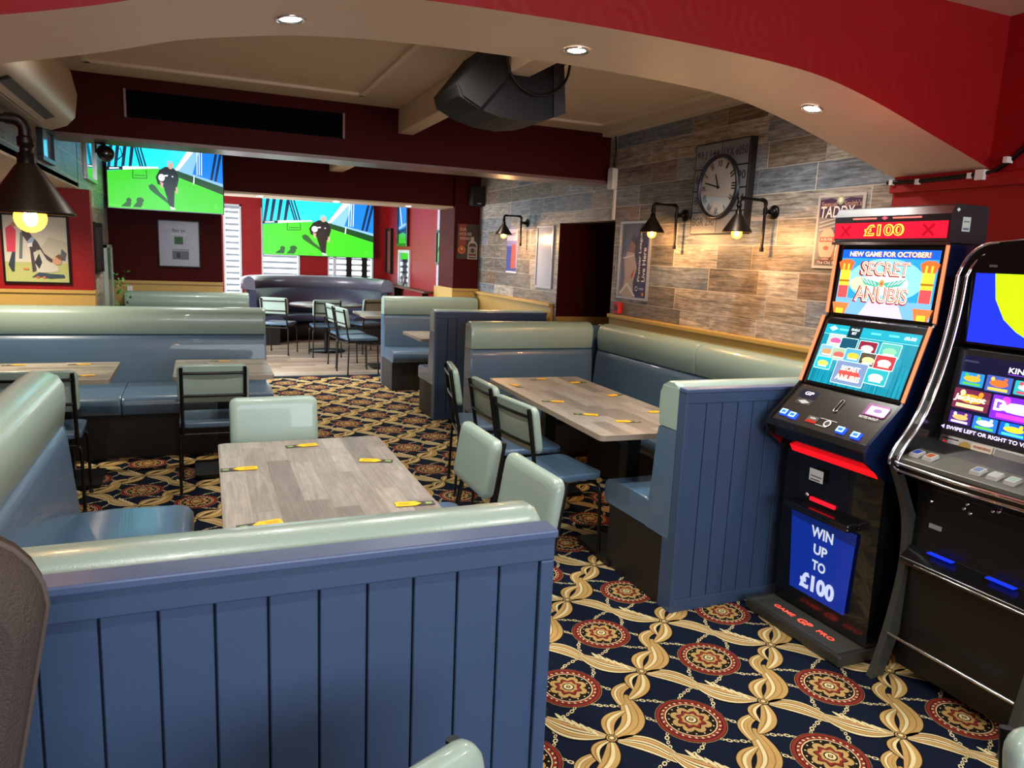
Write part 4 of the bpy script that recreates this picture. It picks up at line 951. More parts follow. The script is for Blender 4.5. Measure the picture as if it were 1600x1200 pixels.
# ---- left side pictures and oddments
LX = (0, 1, 0)
def art_blue_reflection(c, W, H): c.rect(0, 0, W, H, Pm('#7f9fd0', .1)); c.rect(0, 0, W, H*.3, Pm('#6a86b4', .1))  # blue reflection painted as flat colour inside the frame
frame_flat('framed_picture', 'small dark framed picture with a painted blue reflection below the air conditioner', 'picture', (-.85, 5.28, 2.05), LX, .42, .17+.05, .03, BLACK, art_blue_reflection, depth=.03)
frame_flat('framed_mirror', 'tall silver framed picture at the left end of the television', 'picture', (-.86, 7.35, 2.10), LX, .72, .42, .03, STEEL, lambda c, W, H: c.rect(0, 0, W, H, mat('dark_mirror', '#cfd6dc', .06, metal=1)), depth=.03)
frame_flat('dark_board', 'dark board low on the wall behind the red alcove corner', 'board', (-.86, 7.6, 1.30), LX, .55, .45, .03, BLACK, lambda c, W, H: c.rect(0, 0, W, H, Pm('#2c2028', .4)), depth=.04)
t = thing('projector_spotlight', 'black spotlight clamped below the beam beside the left television', 'spotlight', (-.56, 6.0, 2.24))
MB().lathe([(.0005, -.07), (.05, -.07), (.055, .02), (.04, .06), (.0005, .065)], (-.56, 6.0, 2.185), 16, axis=1).obj('lamp_body', BLKP, t, world=True)
MB().tube([(-.56, 6.0, 2.25), (-.62, 6.0, 2.25), (-.62, 6.0, 2.185)], .008, 8).obj('yoke', BLACK, t, world=True)
MB().tube([(-.50, 6.0, 2.20), (-.47, 6.0, 2.23), (-.46, 6.0, 2.18), (-.49, 6.0, 2.15)], .004, 6).obj('cable', mat('blue_cable', '#2430a8', .4), t, world=True)
t = thing('glass_door', 'narrow pale glass door in the far left corner', 'door', (-.80, 8.7, 0))
MB().box(-.858, -.83, 8.45, 8.95, 0, 1.52).obj('door_leaf', mat('pale_green_glass', '#6f8f80', .15), t, world=True)
MB().box(-.858, -.82, 8.43, 8.46, 0, 1.55).box(-.858, -.82, 8.94, 8.97, 0, 1.55).box(-.858, -.82, 8.43, 8.97, 1.52, 1.55).obj('door_frame', mat('pale_frame', '#a8b4ac', .4), t, world=True)
t = thing('potted_plant', 'small leafy green plant behind the left bench', 'plant', (-.70, 8.25, 0))
MB().lathe([(.0005, 0), (.07, 0), (.09, .78), (.08, .8), (.0005, .78)], (-.70, 8.25, 0), 16).obj('tall_planter', BLACK, t, world=True)
b = MB(); rnd = random.Random(3)
for i in range(70):
    a = rnd.uniform(0, 2*PI); r_ = rnd.uniform(.02, .08); z = rnd.uniform(.8, 1.3); x, y = -.70+r_*math.cos(a), 8.25+r_*math.sin(a); d = rnd.uniform(.02, .04); q_ = rnd.uniform(0, 2*PI)
    b.add([(x, y, z), (x+d*math.cos(q_)*.4-.01, y+d*math.sin(q_)*.4, z+d*.5), (x+d*math.cos(q_), y+d*math.sin(q_), z+d*.9), (x+d*math.cos(q_)*.5+.01, y+d*math.sin(q_)*.5, z+d*.2)], [(0, 1, 2, 3)])
b.obj('foliage', mat('bright_leaf', '#3f8a34', .5), t, world=True)
t = thing('wall_socket', 'small pale switch plate at the corner of the far left wall', 'switch', (-.68, 9.03, 1.04)); MB().box(-.70, -.65, 9.01, 9.03, 1.02, 1.12).obj('plate', WHITE, t, world=True)

# ---- right side wall of the end room
def art_tv_reflection(c, W, H):  # reflection of the far television in a mirror panel, drawn as glowing artwork
    c.rect(0, 0, W, H, E('#2f86d8', 1.0)); c.poly([(0, 0), (W, 0), (W, H*.22), (W*.5, H*.3), (0, H*.25)], E('#35b81c', 1.0)); c.poly([(0, H*.25), (W*.5, H*.3), (W, H*.22), (W, H*.45), (0, H*.36)], E('#16324a', .8)); c.line((W*.1, H), (W*.35, H*.45), .05, E('#e8f2f8', 1.0)); c.line((0, H*.42), (W, H*.55), .04, E('#9fc8e8', 1.0))
frame_flat('side_tv_reflection', 'side wall mirror panel with painted glowing reflection of the far television', 'television', (XW, 13.1, 1.70), RX, .70, .72, .05, BLKP, art_tv_reflection, depth=.05)
frame_flat('brown_shutter', 'narrow brown framed board right of the far television', 'board', (XW, 13.95, 1.20), RX, .42, .82, .04, BLACK, lambda c, W, H: c.rect(0, 0, W, H, Pm('#7a4632')), depth=.05)
frame_flat('wall_mirror', 'pale mirror above the ledge in the end room corner', 'mirror', (XW, 13.05, 1.02), RX, .75, .62, .05, mat('white_painted_frame', '#c9ccd0', .4), lambda c, W, H: c.rect(0, 0, W, H, MATS['dark_mirror']), depth=.03)
def art_match(c, W, H):
    c.rect(0, 0, W, H, E('#a8e0b0', .8)); c.poly([(W*.05, 0), (W*.5, 0), (W*.45, H*.5), (W*.25, H*.8), (W*.1, H*.4)], E('#4fc020', .9)); c.poly([(W*.55, 0), (W*.75, H*.6), (W*.7, H*.8), (W*.5, H*.3)], E('#4fc020', .9)); c.poly([(0, H*.3), (W*.2, H*.5), (W*.1, H*.55)], E('#20405c', .6)); c.ell(W*.6, H*.72, .05, .04, E('#d8783c', .8))
frame_flat('menu_screen', 'lit green picture on the side wall toned pale as daylit', 'screen', (XW-.012, 10.72, 1.44), RX, .58, .50, .04, BLACK, art_match, depth=.04)
t = thing('side_ledge', 'brown ledge shelf below the mirror in the end room', 'shelf', (3.2, 12.0, 0)); MB().box(3.14, XW, 10.9, 13.3, 1.0, 1.03).obj('shelf_board', mat('brown_ledge', '#6a4636', .4), t, world=True); 
for y in (11.2, 13.0): MB().box(3.2, XW, y, y+.03, .8, 1.0).obj('bracket', BLACK, t, world=True)
t = thing('horseshoe_ornament', 'small steel ring ornament standing on the end room ledge', 'ornament', (3.2, 12.4, 1.03))
MB().tube([(3.2+.0*a, 12.4+.09*math.cos(a), 1.139+.085*math.sin(a)) for a in [2*PI*i/20 for i in range(20)]], .022, 8, closed=True).obj('ring', mat('grey_metal', '#8a8a92', .3, metal=.6), t, world=True)

# ================================================================ FRUIT MACHINES
def slope(p, q): v = Vector((q[0]-p[0], 0, q[1]-p[1])); return v
YL, YR = 2.595, 2.035     # viewer's left and right sides
def machine_one():
    t = thing('fruit_machine', 'left fruit machine with red £100 header and Secret of Anubis screen', 'fruit machine', (2.65, 2.315, 0))
    sp = [(2.52, .05), (2.505, .80), (2.41, .855), (2.385, .90), (2.392, .925), (2.555, 1.085), (2.655, 1.39), (2.668, 1.395), (2.69, 1.72), (2.70, 1.86), (2.86, 1.86), (2.90, 1.2), (2.95, 1.1), (2.98, .05)]
    MB().prism(sp, 1, YR+.012, YL-.012).obj('cabinet', BLKP, t, world=True, bevel=.006)
    # side cheeks along deck and screens
    for y in (YR, YL-.014):
        MB().prism([(2.50, .78), (2.385, .86), (2.368, .905), (2.385, .94), (2.548, 1.10), (2.648, 1.395), (2.665, 1.41), (2.68, 1.72), (2.87, 1.72), (2.95, 1.1), (2.97, .78)], 1, y, y+.014).obj('side_panel', mat('deep_blue_side', '#0b1b3c', .2, coat=.5) if y == YR else BLKP, t, world=True, bevel=.004)
        O_ = E('#e07a4c', 1.6)
        MB().tube([(2.540, y+.007, 1.10), (2.640, y+.007, 1.398)], .007, 8).obj('light_strip', O_, t, world=True)
        MB().tube([(2.656, y+.007, 1.412), (2.674, y+.007, 1.715)], .007, 8).obj('light_strip', O_, t, world=True)
    MB().prism([(2.672, 1.725), (2.662, 1.735), (2.655, 1.835), (2.675, 1.872), (2.86, 1.872), (2.87, 1.725)], 1, YR-.004, YL+.004).obj('header_box', mat('charcoal_header', '#25262a', .35), t, world=True, bevel=.006)
    MB().box(2.650, 2.672, YR-.004, YL+.004, 1.715, 1.727).obj('chrome_bar', CHROME, t, world=True)
    # header: viewer's right = -y
    c = Canvas((2.6555, YL-.0, 1.742), RX, (-.02, 0, 1), .0004); W = YL-YR
    c.rect(.004, 0, W-.004, .066, E('#e01028', 2.2)); c.text('\u00a3100', W*.47, .034, .050, E('#ffb43c', 2.4), w_=.20, bold=.05); c.text('\u00a3100', W*.47, .034, .040, E('#e01028', 1.8), w_=.18, bold=-.01)
    for u in (.06, W-.09): c.line((u-.02, .01), (u+.03, .055), .012, E('#a80820', 1.4)); c.line((u+.03, .01), (u-.02, .055), .010, E('#a80820', 1.4))
    c.line((.10, .083), (.225, .083), .006, E('#ff7064', 2)); c.line((.305, .083), (.44, .083), .006, E('#ff7064', 2)); c.poly([(.25, .083), (.266, .076), (.282, .083), (.266, .090)], E('#ff5060', 2))
    c.obj('header_display', t)
    c = Canvas((2.69, YR-.0045, 1.75), (1, 0, 0), (0, 0, 1), .0004); c.rect(.03, .02, .075, .075, Pm('#b7c0b8')); c.rect(.036, .055, .068, .060, Pm('#6a7470')); c.rect(.036, .026, .068, .034, Pm('#5b6a88')); c.poly([(-.012, .10), (-.002, .108), (.008, .10), (-.002, .092)], Pm('#d9dce0')); c.obj('sticker', t)
    # upper screen
    p, q = (2.6675, 1.402), (2.6885, 1.712)
    c = Canvas((p[0]-.0035, YL-.026, p[1]), RX, slope(p, q), .0003); W, H = W-.052, .308
    c.rect(0, 0, W, H, BLKP); x0, x1, y0, y1 = .012, W-.012, .012, H-.014; X = lambda u: x0+(x1-x0)*u; Y = lambda v: y0+(y1-y0)*v
    c.rect(x0, y0, x1, y1, E('#2a8fd8', 1.7)); c.rect(x0, y0, x1, Y(.25), E('#6fa4e0', 1.7)); c.poly([(X(.28), y0), (X(.75), y0), (X(.65), Y(.3)), (X(.4), Y(.3))], E('#c0b4ee', 1.8))
    c.ell(X(.5), Y(.55), .19, .09, E('#7fd4f4', 1.8), n=28); c.ell(X(.5), Y(.5), .12, .05, E('#d8f4ff', 1.8), n=24); c.ell(X(.24), Y(.48), .05, .03, E('#e8e8a0', 1.7))
    c.rect(x0, Y(.87), x1, y1, E('#1858c8', 1.6)); c.text('NEW GAME FOR OCTOBER!', X(.5)+.002, Y(.935)-.0015, .022, E('#d03c10', 1.8), w_=.405, bold=.035); c.text('NEW GAME FOR OCTOBER!', X(.5), Y(.935), .021, E('#fff0a8', 2.2), w_=.40, bold=.015)
    for u in (.07, .93):
        c.rect(X(u)-.028, Y(.25), X(u)+.028, Y(.72), E('#f0c038', 1.8)); c.rect(X(u)-.026, Y(.25), X(u)+.026, Y(.44), E('#d04c50', 1.6)); c.rect(X(u)-.029, Y(.5), X(u)+.029, Y(.53), E('#a86a18', 1.5)); c.poly([(X(u)-.03, Y(.68)), (X(u)+.03, Y(.68)), (X(u)+.044, Y(.8)), (X(u)+.02, Y(.85)), (X(u)-.02, Y(.85)), (X(u)-.044, Y(.8))], E('#e8622c', 1.8)); c.rect(X(u)-.018, Y(.66), X(u)-.008, Y(.78), E('#b8c838', 1.7)); c.rect(X(u)+.008, Y(.66), X(u)+.018, Y(.78), E('#b8c838', 1.7))
        c.poly([(X(u)-.03, y0), (X(u)+.03, y0), (X(u)+.048, Y(.17)), (X(u)-.045, Y(.17))], E('#e07038', 1.8)); c.rect(X(u)-.02, y0, X(u)+.02, Y(.08), E('#f0c038', 1.8))
    for s_, yy, w1, hh in (('SECRET', .72, .24, .058), ('ANUBIS', .33, .265, .066)):
        c.text(s_, X(.5)-.004, Y(yy)-.002, hh+.008, E('#9c2418', 1.3), w_=w1+.012, bold=.06); c.text(s_, X(.5), Y(yy), hh, E('#ffe9c8', 2.0), w_=w1, bold=.03); c.text(s_, X(.5), Y(yy), hh*.84, E('#e0483c', 1.6), w_=w1*.96, bold=-.018)
    for sg in (-1, 1):
        c.poly([(X(.5), Y(.50)), (X(.5)+sg*.05, Y(.535)), (X(.5)+sg*.115, Y(.575)), (X(.5)+sg*.09, Y(.47)), (X(.5)+sg*.03, Y(.44))], E('#48a890', 1.6))
        for k_ in range(4): c.line((X(.5)+sg*(.03+.016*k_), Y(.46+.012*k_)), (X(.5)+sg*(.045+.02*k_), Y(.53+.01*k_)), .003, E('#e8f0d8', 1.8))
    c.ell(X(.5), Y(.5), .013, .016, E('#d88c50', 1.7)); c.text('of', X(.5), Y(.5), .012, E('#5c2010', 1))
    c.obj('upper_screen', t)
    # touch screen
    p, q = (2.553, 1.092), (2.652, 1.388)
    c = Canvas((p[0]-.0035, YL-.022, p[1]), RX, slope(p, q), .0003); W, H = YL-YR-.044, .305
    c.rect(0, 0, W, H, BLKP); x0, x1, y0, y1 = .014, W-.014, .014, H-.02; TQ = E('#0f8fa8', 1.2)
    c.rect(x0, y0, x1, y1, TQ); rnd = random.Random(5)
    for i in range(46): u = rnd.uniform(0, 1); c.rect(X2(u, x0, x1)-.002, y0, X2(u, x0, x1)+.0015, y0+rnd.uniform(.03, .18), E(rnd.choice(['#0c6f88', '#18a8c0', '#0a6480']), 1.2), 3)
    c.rect(x0, y1-.04, x1, y1, E('#16a6bc', 1.3)); c.line((x0, y1-.045), (x1, y1-.045), .003, E('#6fe0ee', 1.8)); c.poly([(x0+.02, y1-.018), (x0+.045, y1-.005), (x0+.07, y1-.018), (x0+.045, y1-.031)], E('#a8ecf4', 1.9))
    c.rect(x0+.13, y1-.055, x0+.20, y1, E('#0a3440', .8)); c.text('SINGLE', x0+.165, y1-.014, .010, E('#f0ffff', 2)); c.text('BET', x0+.165, y1-.03, .011, E('#f0ffff', 2))
    for k_, xx in ((0, .10), (1, .27), (2, .36)): c.line((x0+xx-.02, y1-.02), (x0+xx+.03, y1-.02), .008, E('#5fd8e4', 1.7)); 
    c.text('\u00a30.00', x1-.045, y1-.022, .014, E('#f4ffff', 2.2), w_=.055)
    tiles = [(.10, .66, .10, '#b8c8c0', '#c85890'), (.29, .62, .10, '#0d5068', '#0d5068'), (.54, .60, .105, '#8c2038', '#f0e8e0'), (.82, .60, .11, '#58b8b0', '#88e0a0'),
             (.05, .44, .10, '#88b8c8', '#d89060'), (.22, .42, .10, '#a8c0a0', '#c86058'), (.41, .43, .105, '#58a8d0', '#e0b838'), (.62, .40, .105, '#58483c', '#e0d890'), (.82, .39, .11, '#c03840', '#f4ece0'),
             (.06, .22, .10, '#20b8c8', '#f0d060'), (.36, .02, .19, '#7a90b8', '#e04c44'), (.78, .12, .12, '#28b0b8', '#e8f0d0')]
    for u, v, w1, a_, b_ in tiles:
        h1 = w1*.52; xx = X2(u, x0, x1-.09); yy = y0+.008+v*(y1-y0-.06)/.80*.95
        c.rect(xx-.003, yy-.003, xx+w1*.86+.003, yy+h1+.003, E('#c0f0f4', 1.7), r=.006); c.rect(xx, yy, xx+w1*.86, yy+h1, E(a_, 1.3), r=.005)
        if a_ != b_: c.ell(xx+w1*.43, yy+h1*.45, w1*.30, h1*.26, E(b_, 1.5)); c.rect(xx+w1*.18, yy+h1*.15, xx+w1*.68, yy+h1*.26, E('#f4ead0', 1.5))
        if w1 > .15: c.text('SECRET', xx+w1*.43, yy+h1*.70, .022, E('#fff0d0', 1.8), w_=.10, bold=.03); c.text('ANUBIS', xx+w1*.43, yy+h1*.28, .026, E('#fff0d0', 1.8), w_=.13, bold=.03)
    c.obj('touch_screen', t)
    # deck
    p, q = (2.394, .927), (2.553, 1.083); W = YL-YR; H = Vector((q[0]-p[0], 0, q[1]-p[1])).length
    c = Canvas((p[0]-.003, YL-.014, p[1]+.003), RX, slope(p, q), .0004); W -= .028
    c.rect(.0, .004, W, H-.004, mat('satin_deck', '#2b2621', .25, coat=.3)); c.rect(.035, H-.075, .135, H-.03, Pm('#14142e', .25)); c.text('GP', .085, H-.048, .020, Pm('#e8e8f0'), w_=.05, bold=.03); c.rect(.045, H-.112, .135, H-.082, Pm('#0c0c0c')); c.poly([(.055, H-.097), (.09, H-.086), (.125, H-.097), (.09, H-.109)], Pm('#a8a8ac'))
    c.rect(.175, .030, .235, .066, Pm('#3a3834')); c.rect(.175, .030, .235, .045, E('#b82820', 1.0)); c.text('PUSH', .205, .055, .009, Pm('#e8e0d8')); c.ell(.290, .048, .018, .018, Pm('#d8d4d0')); c.ell(.290, .048, .012, .012, Pm('#1c1c1c')); c.line((.24, .066), (.33, .066), .002, Pm('#d8d4d0')); c.line((.24, .028), (.30, .028), .002, Pm('#d8d4d0'))
    c.rect(.40, H-.085, .50, H-.025, E('#8c2878', 1.2)); c.rect(.415, H-.08, .505, H-.036, E('#f0a8e0', 2.2)); c.ell(.46, H-.056, .02, .01, E('#8c60a8', 1.2)); c.text('NOTES IN/OUT', .445, H-.098, .012, Pm('#e0dcd4'), w_=.09)
    deck_ = c.obj('control_deck', t)
    def dp(u, v, d=.0):   # point on the deck
        U, V = Vector(RX), slope(p, q).normalized(); N = U.cross(V); return Vector((p[0]-.003, YL-.014, p[1]+.003))+U*u+V*v+N*d
    for u, v in ((.045, .045), (.10, .04), (.375, .035), (.455, .03)):
        b = MB(); vs = [dp(u-.022, v-.016, 0), dp(u+.022, v-.016, 0), dp(u+.022, v+.016, 0), dp(u-.022, v+.016, 0), dp(u-.018, v-.013, .012), dp(u+.018, v-.013, .012), dp(u+.018, v+.013, .012), dp(u-.018, v+.013, .012)]
        b.add(vs, [(4, 5, 6, 7)], 1); b.add(vs, [(0, 1, 5, 4), (1, 2, 6, 5), (2, 3, 7, 6), (3, 0, 4, 7)], 0)
        vs2 = [dp(u-.012, v-.007, .0125), dp(u+.012, v-.007, .0125), dp(u+.012, v+.007, .0125), dp(u-.012, v+.007, .0125)]; b.add(vs2, [(0, 1, 2, 3)], 2)
        b.obj('push_button', [E('#1840e8', 2.4), E('#9fe0ff', 2.6), E('#2a70c8', 1.6)], deck_, world=True)
    pts = []
    for i in range(28):
        a = 2*PI*i/28; pts.append(dp(.275+.017*math.sin(a)*(.75+.25*math.cos(2*a)), H*.66+.034*math.cos(a), .004))
    MB().tube(pts, .0035, 6, closed=True).obj('coin_entry', CHROME, t, world=True)
    MB().prism([(2.38, .895), (2.37, .905), (2.385, .935), (2.398, .93)], 1, YR+.01, YL-.01).obj('deck_edge', BLKP, t, world=True, bevel=.003)
    # lower front
    W = YL-YR
    c = Canvas((2.503, YL, .05), RX, (-.015, 0, .75), .0006)
    c.poly([(.06, .735), (W-.03, .735), (W-.05, .760), (.04, .760)], E('#e00c14', 1.8)); c.poly([(.05, .80-.02), (W-.02, .80-.02), (W-.02, .80-.016), (.05, .80-.016)], E('#7a1014', .8))
    c.rect(.175, .63, .255, .685, Pm('#b9bcbc')); c.rect(.183, .65, .247, .656, Pm('#5a5a60')); c.rect(.183, .636, .240, .641, Pm('#3a3a44'))
    c.obj('front_lighting', t)
    MB().box(2.445, 2.512, YL-.45, YL-.085, .545, .565).box(2.445, 2.512, YL-.45, YL-.085, .53, .55).obj('payout_tray', BLKP, t, world=True, bevel=.008)
    MB().box(2.500, 2.511, YL-.32, YL-.18, .585, .60).obj('tray_light', E('#f01020', 2.2), t, world=True)
    MB().lathe([(.0005, -.008), (.009, -.006), (.011, 0)], (2.508, YL-.155, .60), 14, axis=0).obj('lock', STEEL, t, world=True)
    c = Canvas((2.505, YL-.085, .15), RX, (-.005, 0, .4), .0006); Wp, Hp = .37, .37
    c.poly([(.0, Hp), (Wp, Hp), (Wp-.02, .0), (.03, .0)], E('#10309c', .75)); c.poly([(.0, Hp), (Wp, Hp), (Wp, Hp*.85), (.0, Hp*.9)], E('#0c2470', .7))
    for s_, yy, hh, ww in (('WIN', .305, .050, .125), ('UP', .228, .046, .078), ('TO', .155, .046, .078)): c.text(s_, .19, yy, hh, E('#cfd8e8', .9), w_=ww, bold=.03)
    c.text('\u00a3100', .19, .065, .078, E('#c8d0f4', .95), w_=.20, bold=.05)
    c.obj('door_poster', t)
    MB().box(2.36, 2.62, YR-.004, YL+.004, 0.004, .055).obj('foot_plate', mat('grey_plinth', '#2e2e29', .4), t, world=True, bevel=.01)
    c = Canvas((2.372, YL-.02, .0558), RX, (1, 0, 0), .0005); W = YL-YR-.04
    c.rect(0, 0, W, .14, mat('plinth_top', '#43433c', .35)); LT = E('#ff4a38', 2.4)
    c.text('GAME', .145, .07, .026, LT, w_=.12, bold=.01); c.text('GP', .27, .07, .040, LT, w_=.075, bold=.03); c.text('PRO', .39, .07, .026, LT, w_=.09, bold=.01)
    c.obj('foot_plate_lettering', t)
def X2(u, a, b): return a+(b-a)*u
machine_one()

def machine_two():
    t = thing('fruit_machine', 'right fruit machine with curved chrome frame, cut by the photo edge', 'fruit machine', (2.75, 1.66, 0))
    yl, yr = 1.965, 1.40; yc = (yl+yr)/2
    body = [(2.56, .05), (2.56, .56), (2.56, .80), (2.47, .85), (2.455, .90), (2.62, .99), (2.665, 1.335), (2.70, 1.345), (2.72, 1.70), (2.90, 1.74), (2.98, 1.2), (3.02, .05)]
    MB().prism(body, 1, yr+.03, yl-.03).obj('cabinet', mat('satin_black_cabinet', '#080808', .4), t, world=True, bevel=.006)
    # outer frame legs: swept profile in side view, rounded over the top
    side = [(2.44, .0), (2.475, .10), (2.52, .30), (2.54, .48), (2.52, .66), (2.46, .80), (2.415, .885), (2.43, .94), (2.53, 1.08), (2.60, 1.28), (2.635, 1.46), (2.645, 1.60)]
    S = catmull(side, 4)
    for y0, y1 in ((yl-.03, yl), (yr, yr+.03)):
        MB().prism([(x, z) for x, z in S if z <= .86]+[(2.46, .86), (2.60, .60), (2.60, .3), (2.50, .0)], 1, y0, y1).obj('side_leg', DARKG, t, world=True)
        MB().prism([(x, z) for x, z in S if z >= .83]+[(2.85, 1.60), (2.95, 1.2), (2.95, .83)], 1, y0, y1).obj('side_panel', BLKP, t, world=True)
    up = [(x, z) for x, z in S if z >= .87]
    for off, nm, yy0 in ((0, 'chrome_frame', yl-.004), (.0, 'chrome_frame', yl-.034)):
        ins = yl-yy0
        path = [(x-.004+(ins*.3), yy0, z) for x, z in up]
        R = .12-ins*.6; z0 = 1.60; x0 = 2.648+ins*.3
        for i in range(1, 9):
            a = PI/2*i/8; path.append((x0+.02*i/8, yy0-R*(1-math.cos(a)), z0+(.13-ins)*math.sin(a)))
        for i in range(1, 5): path.append((x0+.02+.012*math.sin(PI*i/5), yy0-R-(yc*0+(yl-yr)/2-R)*i/4*.9, z0+.13-ins+.012*math.sin(PI/2*i/4)))
        half = list(path); mir = [(p_[0], 2*yc-p_[1], p_[2]) for p_ in half[::-1]]
        MB().tube(half+mir, .0065, 8).obj(nm, CHROME, t, world=True)
    # rounded head panel between the frame tubes
    outl = []
    for i in range(9): a = PI/2*i/8; outl.append((yl-.01-.12*(1-math.cos(a)), 1.60+.128*math.sin(a)))
    outl = outl+[(2*yc-y, z) for y, z in outl[::-1]]
    MB().prism([(y, z) for y, z in outl]+[(yr+.01, 1.35), (yl-.01, 1.35)], 0, 2.665, 2.88).obj('head', BLKP, t, world=True)
    W = yl-yr-.10
    c = Canvas((2.6615, yl-.05, 1.352), RX, (0, 0, 1), .0005)
    c.rect(0, 0, W, .325, BLKP); c.rect(.012, .008, W-.012, .262, E('#1a2ce0', 1.8)); c.poly([(.085, .262), (W-.012, .262), (W-.012, .03), (.25, .03), (.19, .06), (.14, .10), (.10, .17)], E('#a8e010', 1.9)); c.poly([(.25, .06), (.28, .03), (W-.012, .02), (W-.012, .04), (.30, .09)], E('#1a2ce0', 1.8)); c.ell(.33, .14, .08, .04, E('#d0f060', 1.9))
    c.text('K-GAMES', .245, .165, .036, E('#1c1c60', 1.0), al='l', w_=.20, bold=.03); c.rect(.06, .285, .09, .293, Pm('#6a6c70'))
    c.obj('upper_screen', t)
    p, q = (2.6165, .995), (2.6615, 1.335); c = Canvas((p[0]-.004, yl-.045, p[1]), RX, slope(p, q), .0004); W += -.01
    c.rect(0, 0, W, .335, mat('charcoal_bezel', '#2a2a2c', .3)); c.rect(.02, .055, W-.01, .318, E('#171738', 1.0)); c.rect(.03, .293, .085, .300, E('#3c4468', 1)); c.text('KING OF GAMES', .20, .285, .020, E('#f0ecff', 2.0), al='l', w_=.25, bold=.02); c.line((.20, .27), (.36, .27), .002, E('#8040e0', 1.8))
    gt = [(.03, .205, .09, .05, '#2888c8', '#e8a030', '#58b850'), (.13, .200, .095, .058, '#4058a8', '#f0682c', '#f8c050'), (.235, .205, .09, .05, '#2aa8b0', '#f0e8d0', '#d05060'), (.34, .2, .09, .05, '#b03860', '#f8d050', '#5070d0'),
          (.025, .118, .14, .075, '#6a2440', '#f09020', '#f8e0a0'), (.175, .108, .20, .085, '#7a28d8', '#f4f0ff', '#e040c0'),
          (.03, .060, .085, .045, '#48287c', '#f0a860', '#f8e8f0'), (.125, .056, .09, .048, '#2870d0', '#f4f4f0', '#58c040'), (.225, .056, .10, .048, '#1060c8', '#f0c830', '#50d8c0'), (.335, .056, .09, .048, '#9030b0', '#f088c8', '#40a0e0')]
    for x_, y_, w1, h1, a_, b_, c_ in gt:
        c.rect(x_, y_, x_+w1, y_+h1, E(a_, 1.5), r=.004); c.ell(x_+w1*.5, y_+h1*.55, w1*.36, h1*.22, E(b_, 1.7)); c.rect(x_+w1*.12, y_+h1*.08, x_+w1*.88, y_+h1*.26, E(c_, 1.5)); c.ell(x_+w1*.25, y_+h1*.8, w1*.08, w1*.08, E(c_, 1.5), n=8); c.ell(x_+w1*.75, y_+h1*.82, w1*.07, w1*.07, E(b_, 1.5), n=8)
    c.text('Jackpot', .098, .158, .028, E('#fff4c0', 2.2), w_=.12, bold=.03, shear=.2); c.text('Dazzle', .275, .158, .040, E('#ffffff', 2.2), w_=.17, bold=.03)
    c.poly([(.012, .040), (.026, .048), (.026, .032)], E('#c0a0ff', 2.2)); c.text('SWIPE LEFT OR RIGHT TO VIEW', .035, .040, .014, E('#d8c8ff', 2.2), al='l', w_=.33, bold=.02)
    c.obj('touch_screen', t)
    # chrome cup strip below the screen
    MB().prism([(2.598, .955), (2.592, .962), (2.606, 1.004), (2.622, 1.0)], 1, yr+.05, yl-.055).obj('service_strip', STEEL, t, world=True)
    c = Canvas((2.5935, yl-.058, .957), RX, (.012, 0, .045), .0008); c.rect(.004, .004, .072, .040, Pm('#1c1012', .2)); c.poly([(.012, .008), (.066, .008), (.066, .022), (.04, .02), (.012, .03)], E('#c81828', 1.4)); c.ell(.10, .022, .022, .019, Pm('#b8964a', .3)); c.rect(.125, .001, .205, .044, Pm('#d8cfb8')); c.text('WARNING', .165, .032, .010, Pm('#9c3020'), w_=.065, bold=.02); c.text('ALARMED', .165, .013, .010, Pm('#5a5850'), w_=.065, bold=.0); c.rect(.215, .003, .40, .042, Pm('#8c8c88', .3))
    c.obj('warning_strip', t)
    # deck
    dk = [(2.43, .895), (2.425, .915), (2.575, .955), (2.60, .95), (2.60, .90)]
    deck_ = MB().prism(dk, 1, yr+.02, yl-.02).obj('deck', mat('olive_grey_deck', '#55564c', .4), t, world=True, bevel=.004)
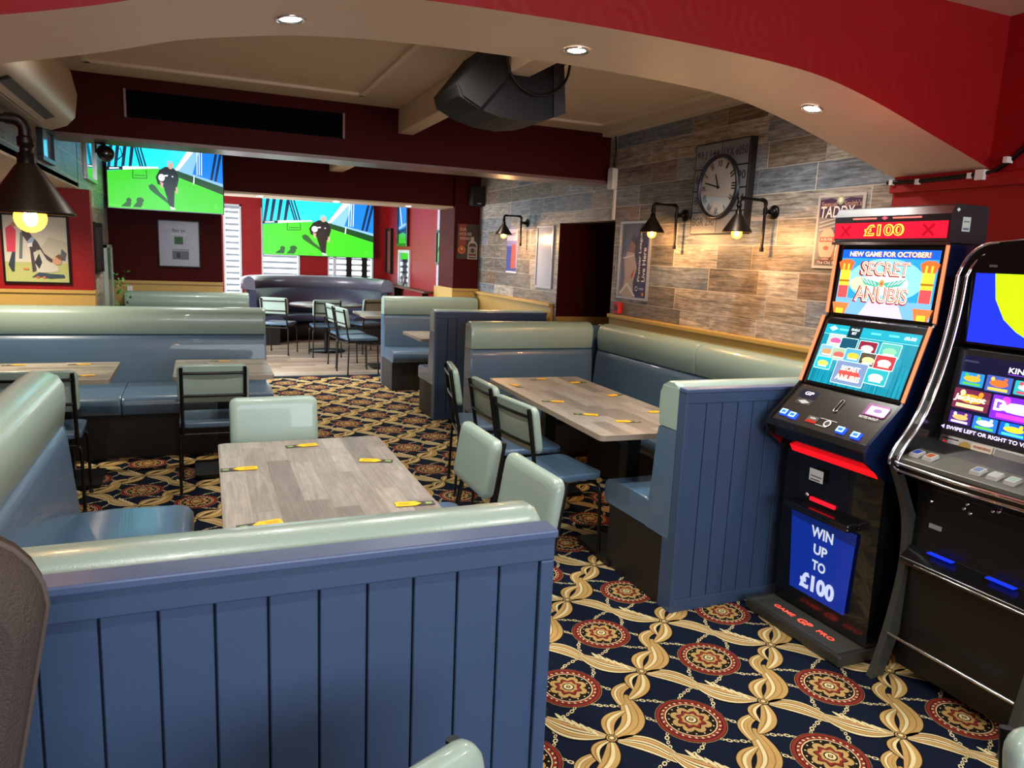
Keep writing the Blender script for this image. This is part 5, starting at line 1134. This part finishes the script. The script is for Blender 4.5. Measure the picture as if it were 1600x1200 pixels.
    for k_, (u, col) in enumerate(((.045, '#2c4ea8'), (.100, '#b86038'), (.285, '#6a7ca0'), (.345, '#c0bca8'), (.405, '#98b498'))):
        y = yl-.02-u; b = MB(); zz = lambda x: .915+(x-2.425)*.267
        b.add([(2.455, y+.019, zz(2.455)+.001), (2.455, y-.019, zz(2.455)+.001), (2.50, y-.019, zz(2.50)+.001), (2.50, y+.019, zz(2.50)+.001), (2.458, y+.017, zz(2.458)+.014), (2.458, y-.017, zz(2.458)+.014), (2.497, y-.017, zz(2.497)+.014), (2.497, y+.017, zz(2.497)+.014)], [(0, 1, 5, 4), (1, 2, 6, 5), (2, 3, 7, 6), (3, 0, 4, 7), (4, 5, 6, 7)], 0)
        b.add([(2.463, y+.012, zz(2.463)+.0145), (2.463, y-.012, zz(2.463)+.0145), (2.492, y-.012, zz(2.492)+.0145), (2.492, y+.012, zz(2.492)+.0145)], [(0, 1, 2, 3)], 1)
        b.obj('push_button', [mat('clear_button_rim', '#a8a8a4', .25), E(col, .7)], deck_, world=True)
    for i, r_ in enumerate((.007, .006)):
        MB().tube([(2.455, yl+.001, .935-.025*i), (2.428, yl-.004, .905-.025*i), (2.412, yl-.04, .895-.025*i), (2.404, yc, .892-.025*i), (2.412, yr+.04, .895-.025*i), (2.455, yr, .935-.025*i)], r_, 8).obj('chrome_bumper', CHROME, t, world=True)
    # lower front
    for y, z in ((1.875, .75), (1.735, .785), (1.745, .765), (1.72, .755), (1.64, .79), (1.62, .795)): MB().lathe([(.0005, -.007), (.006, -.006), (.008, 0)], (2.558, y, z), 12, axis=0).obj('lock', CHROME, t, world=True)
    MB().box(2.555, 2.560, 1.82, 1.87, .648, .665).obj('label_plate', mat('label_plate', '#8a8c88', .4), t, world=True)
    MB().prism([(2.50, .49), (2.495, .515), (2.56, .56), (2.56, .48)], 1, yr+.04, yl-.035).obj('lower_shelf', BLKP, t, world=True, bevel=.004)
    for y in (1.79, 1.56): MB().box(2.522, 2.545, y-.05, y+.05, .5585, .562).obj('blue_light', E('#1030f0', 1.2), t, world=True)
    MB().tube([(2.497, yr+.03, .503), (2.497, yl-.1, .503)], .003, 6).obj('shelf_trim', CHROME, t, world=True)
    MB().tube([(2.495, yr+.03, .19), (2.495, yl-.03, .19)], .0065, 10).obj('foot_rail', CHROME, t, world=True)
machine_two()
point('machine_header_glow', (2.55, 2.3, 2.0), .9, (1, .12, .08), .15)
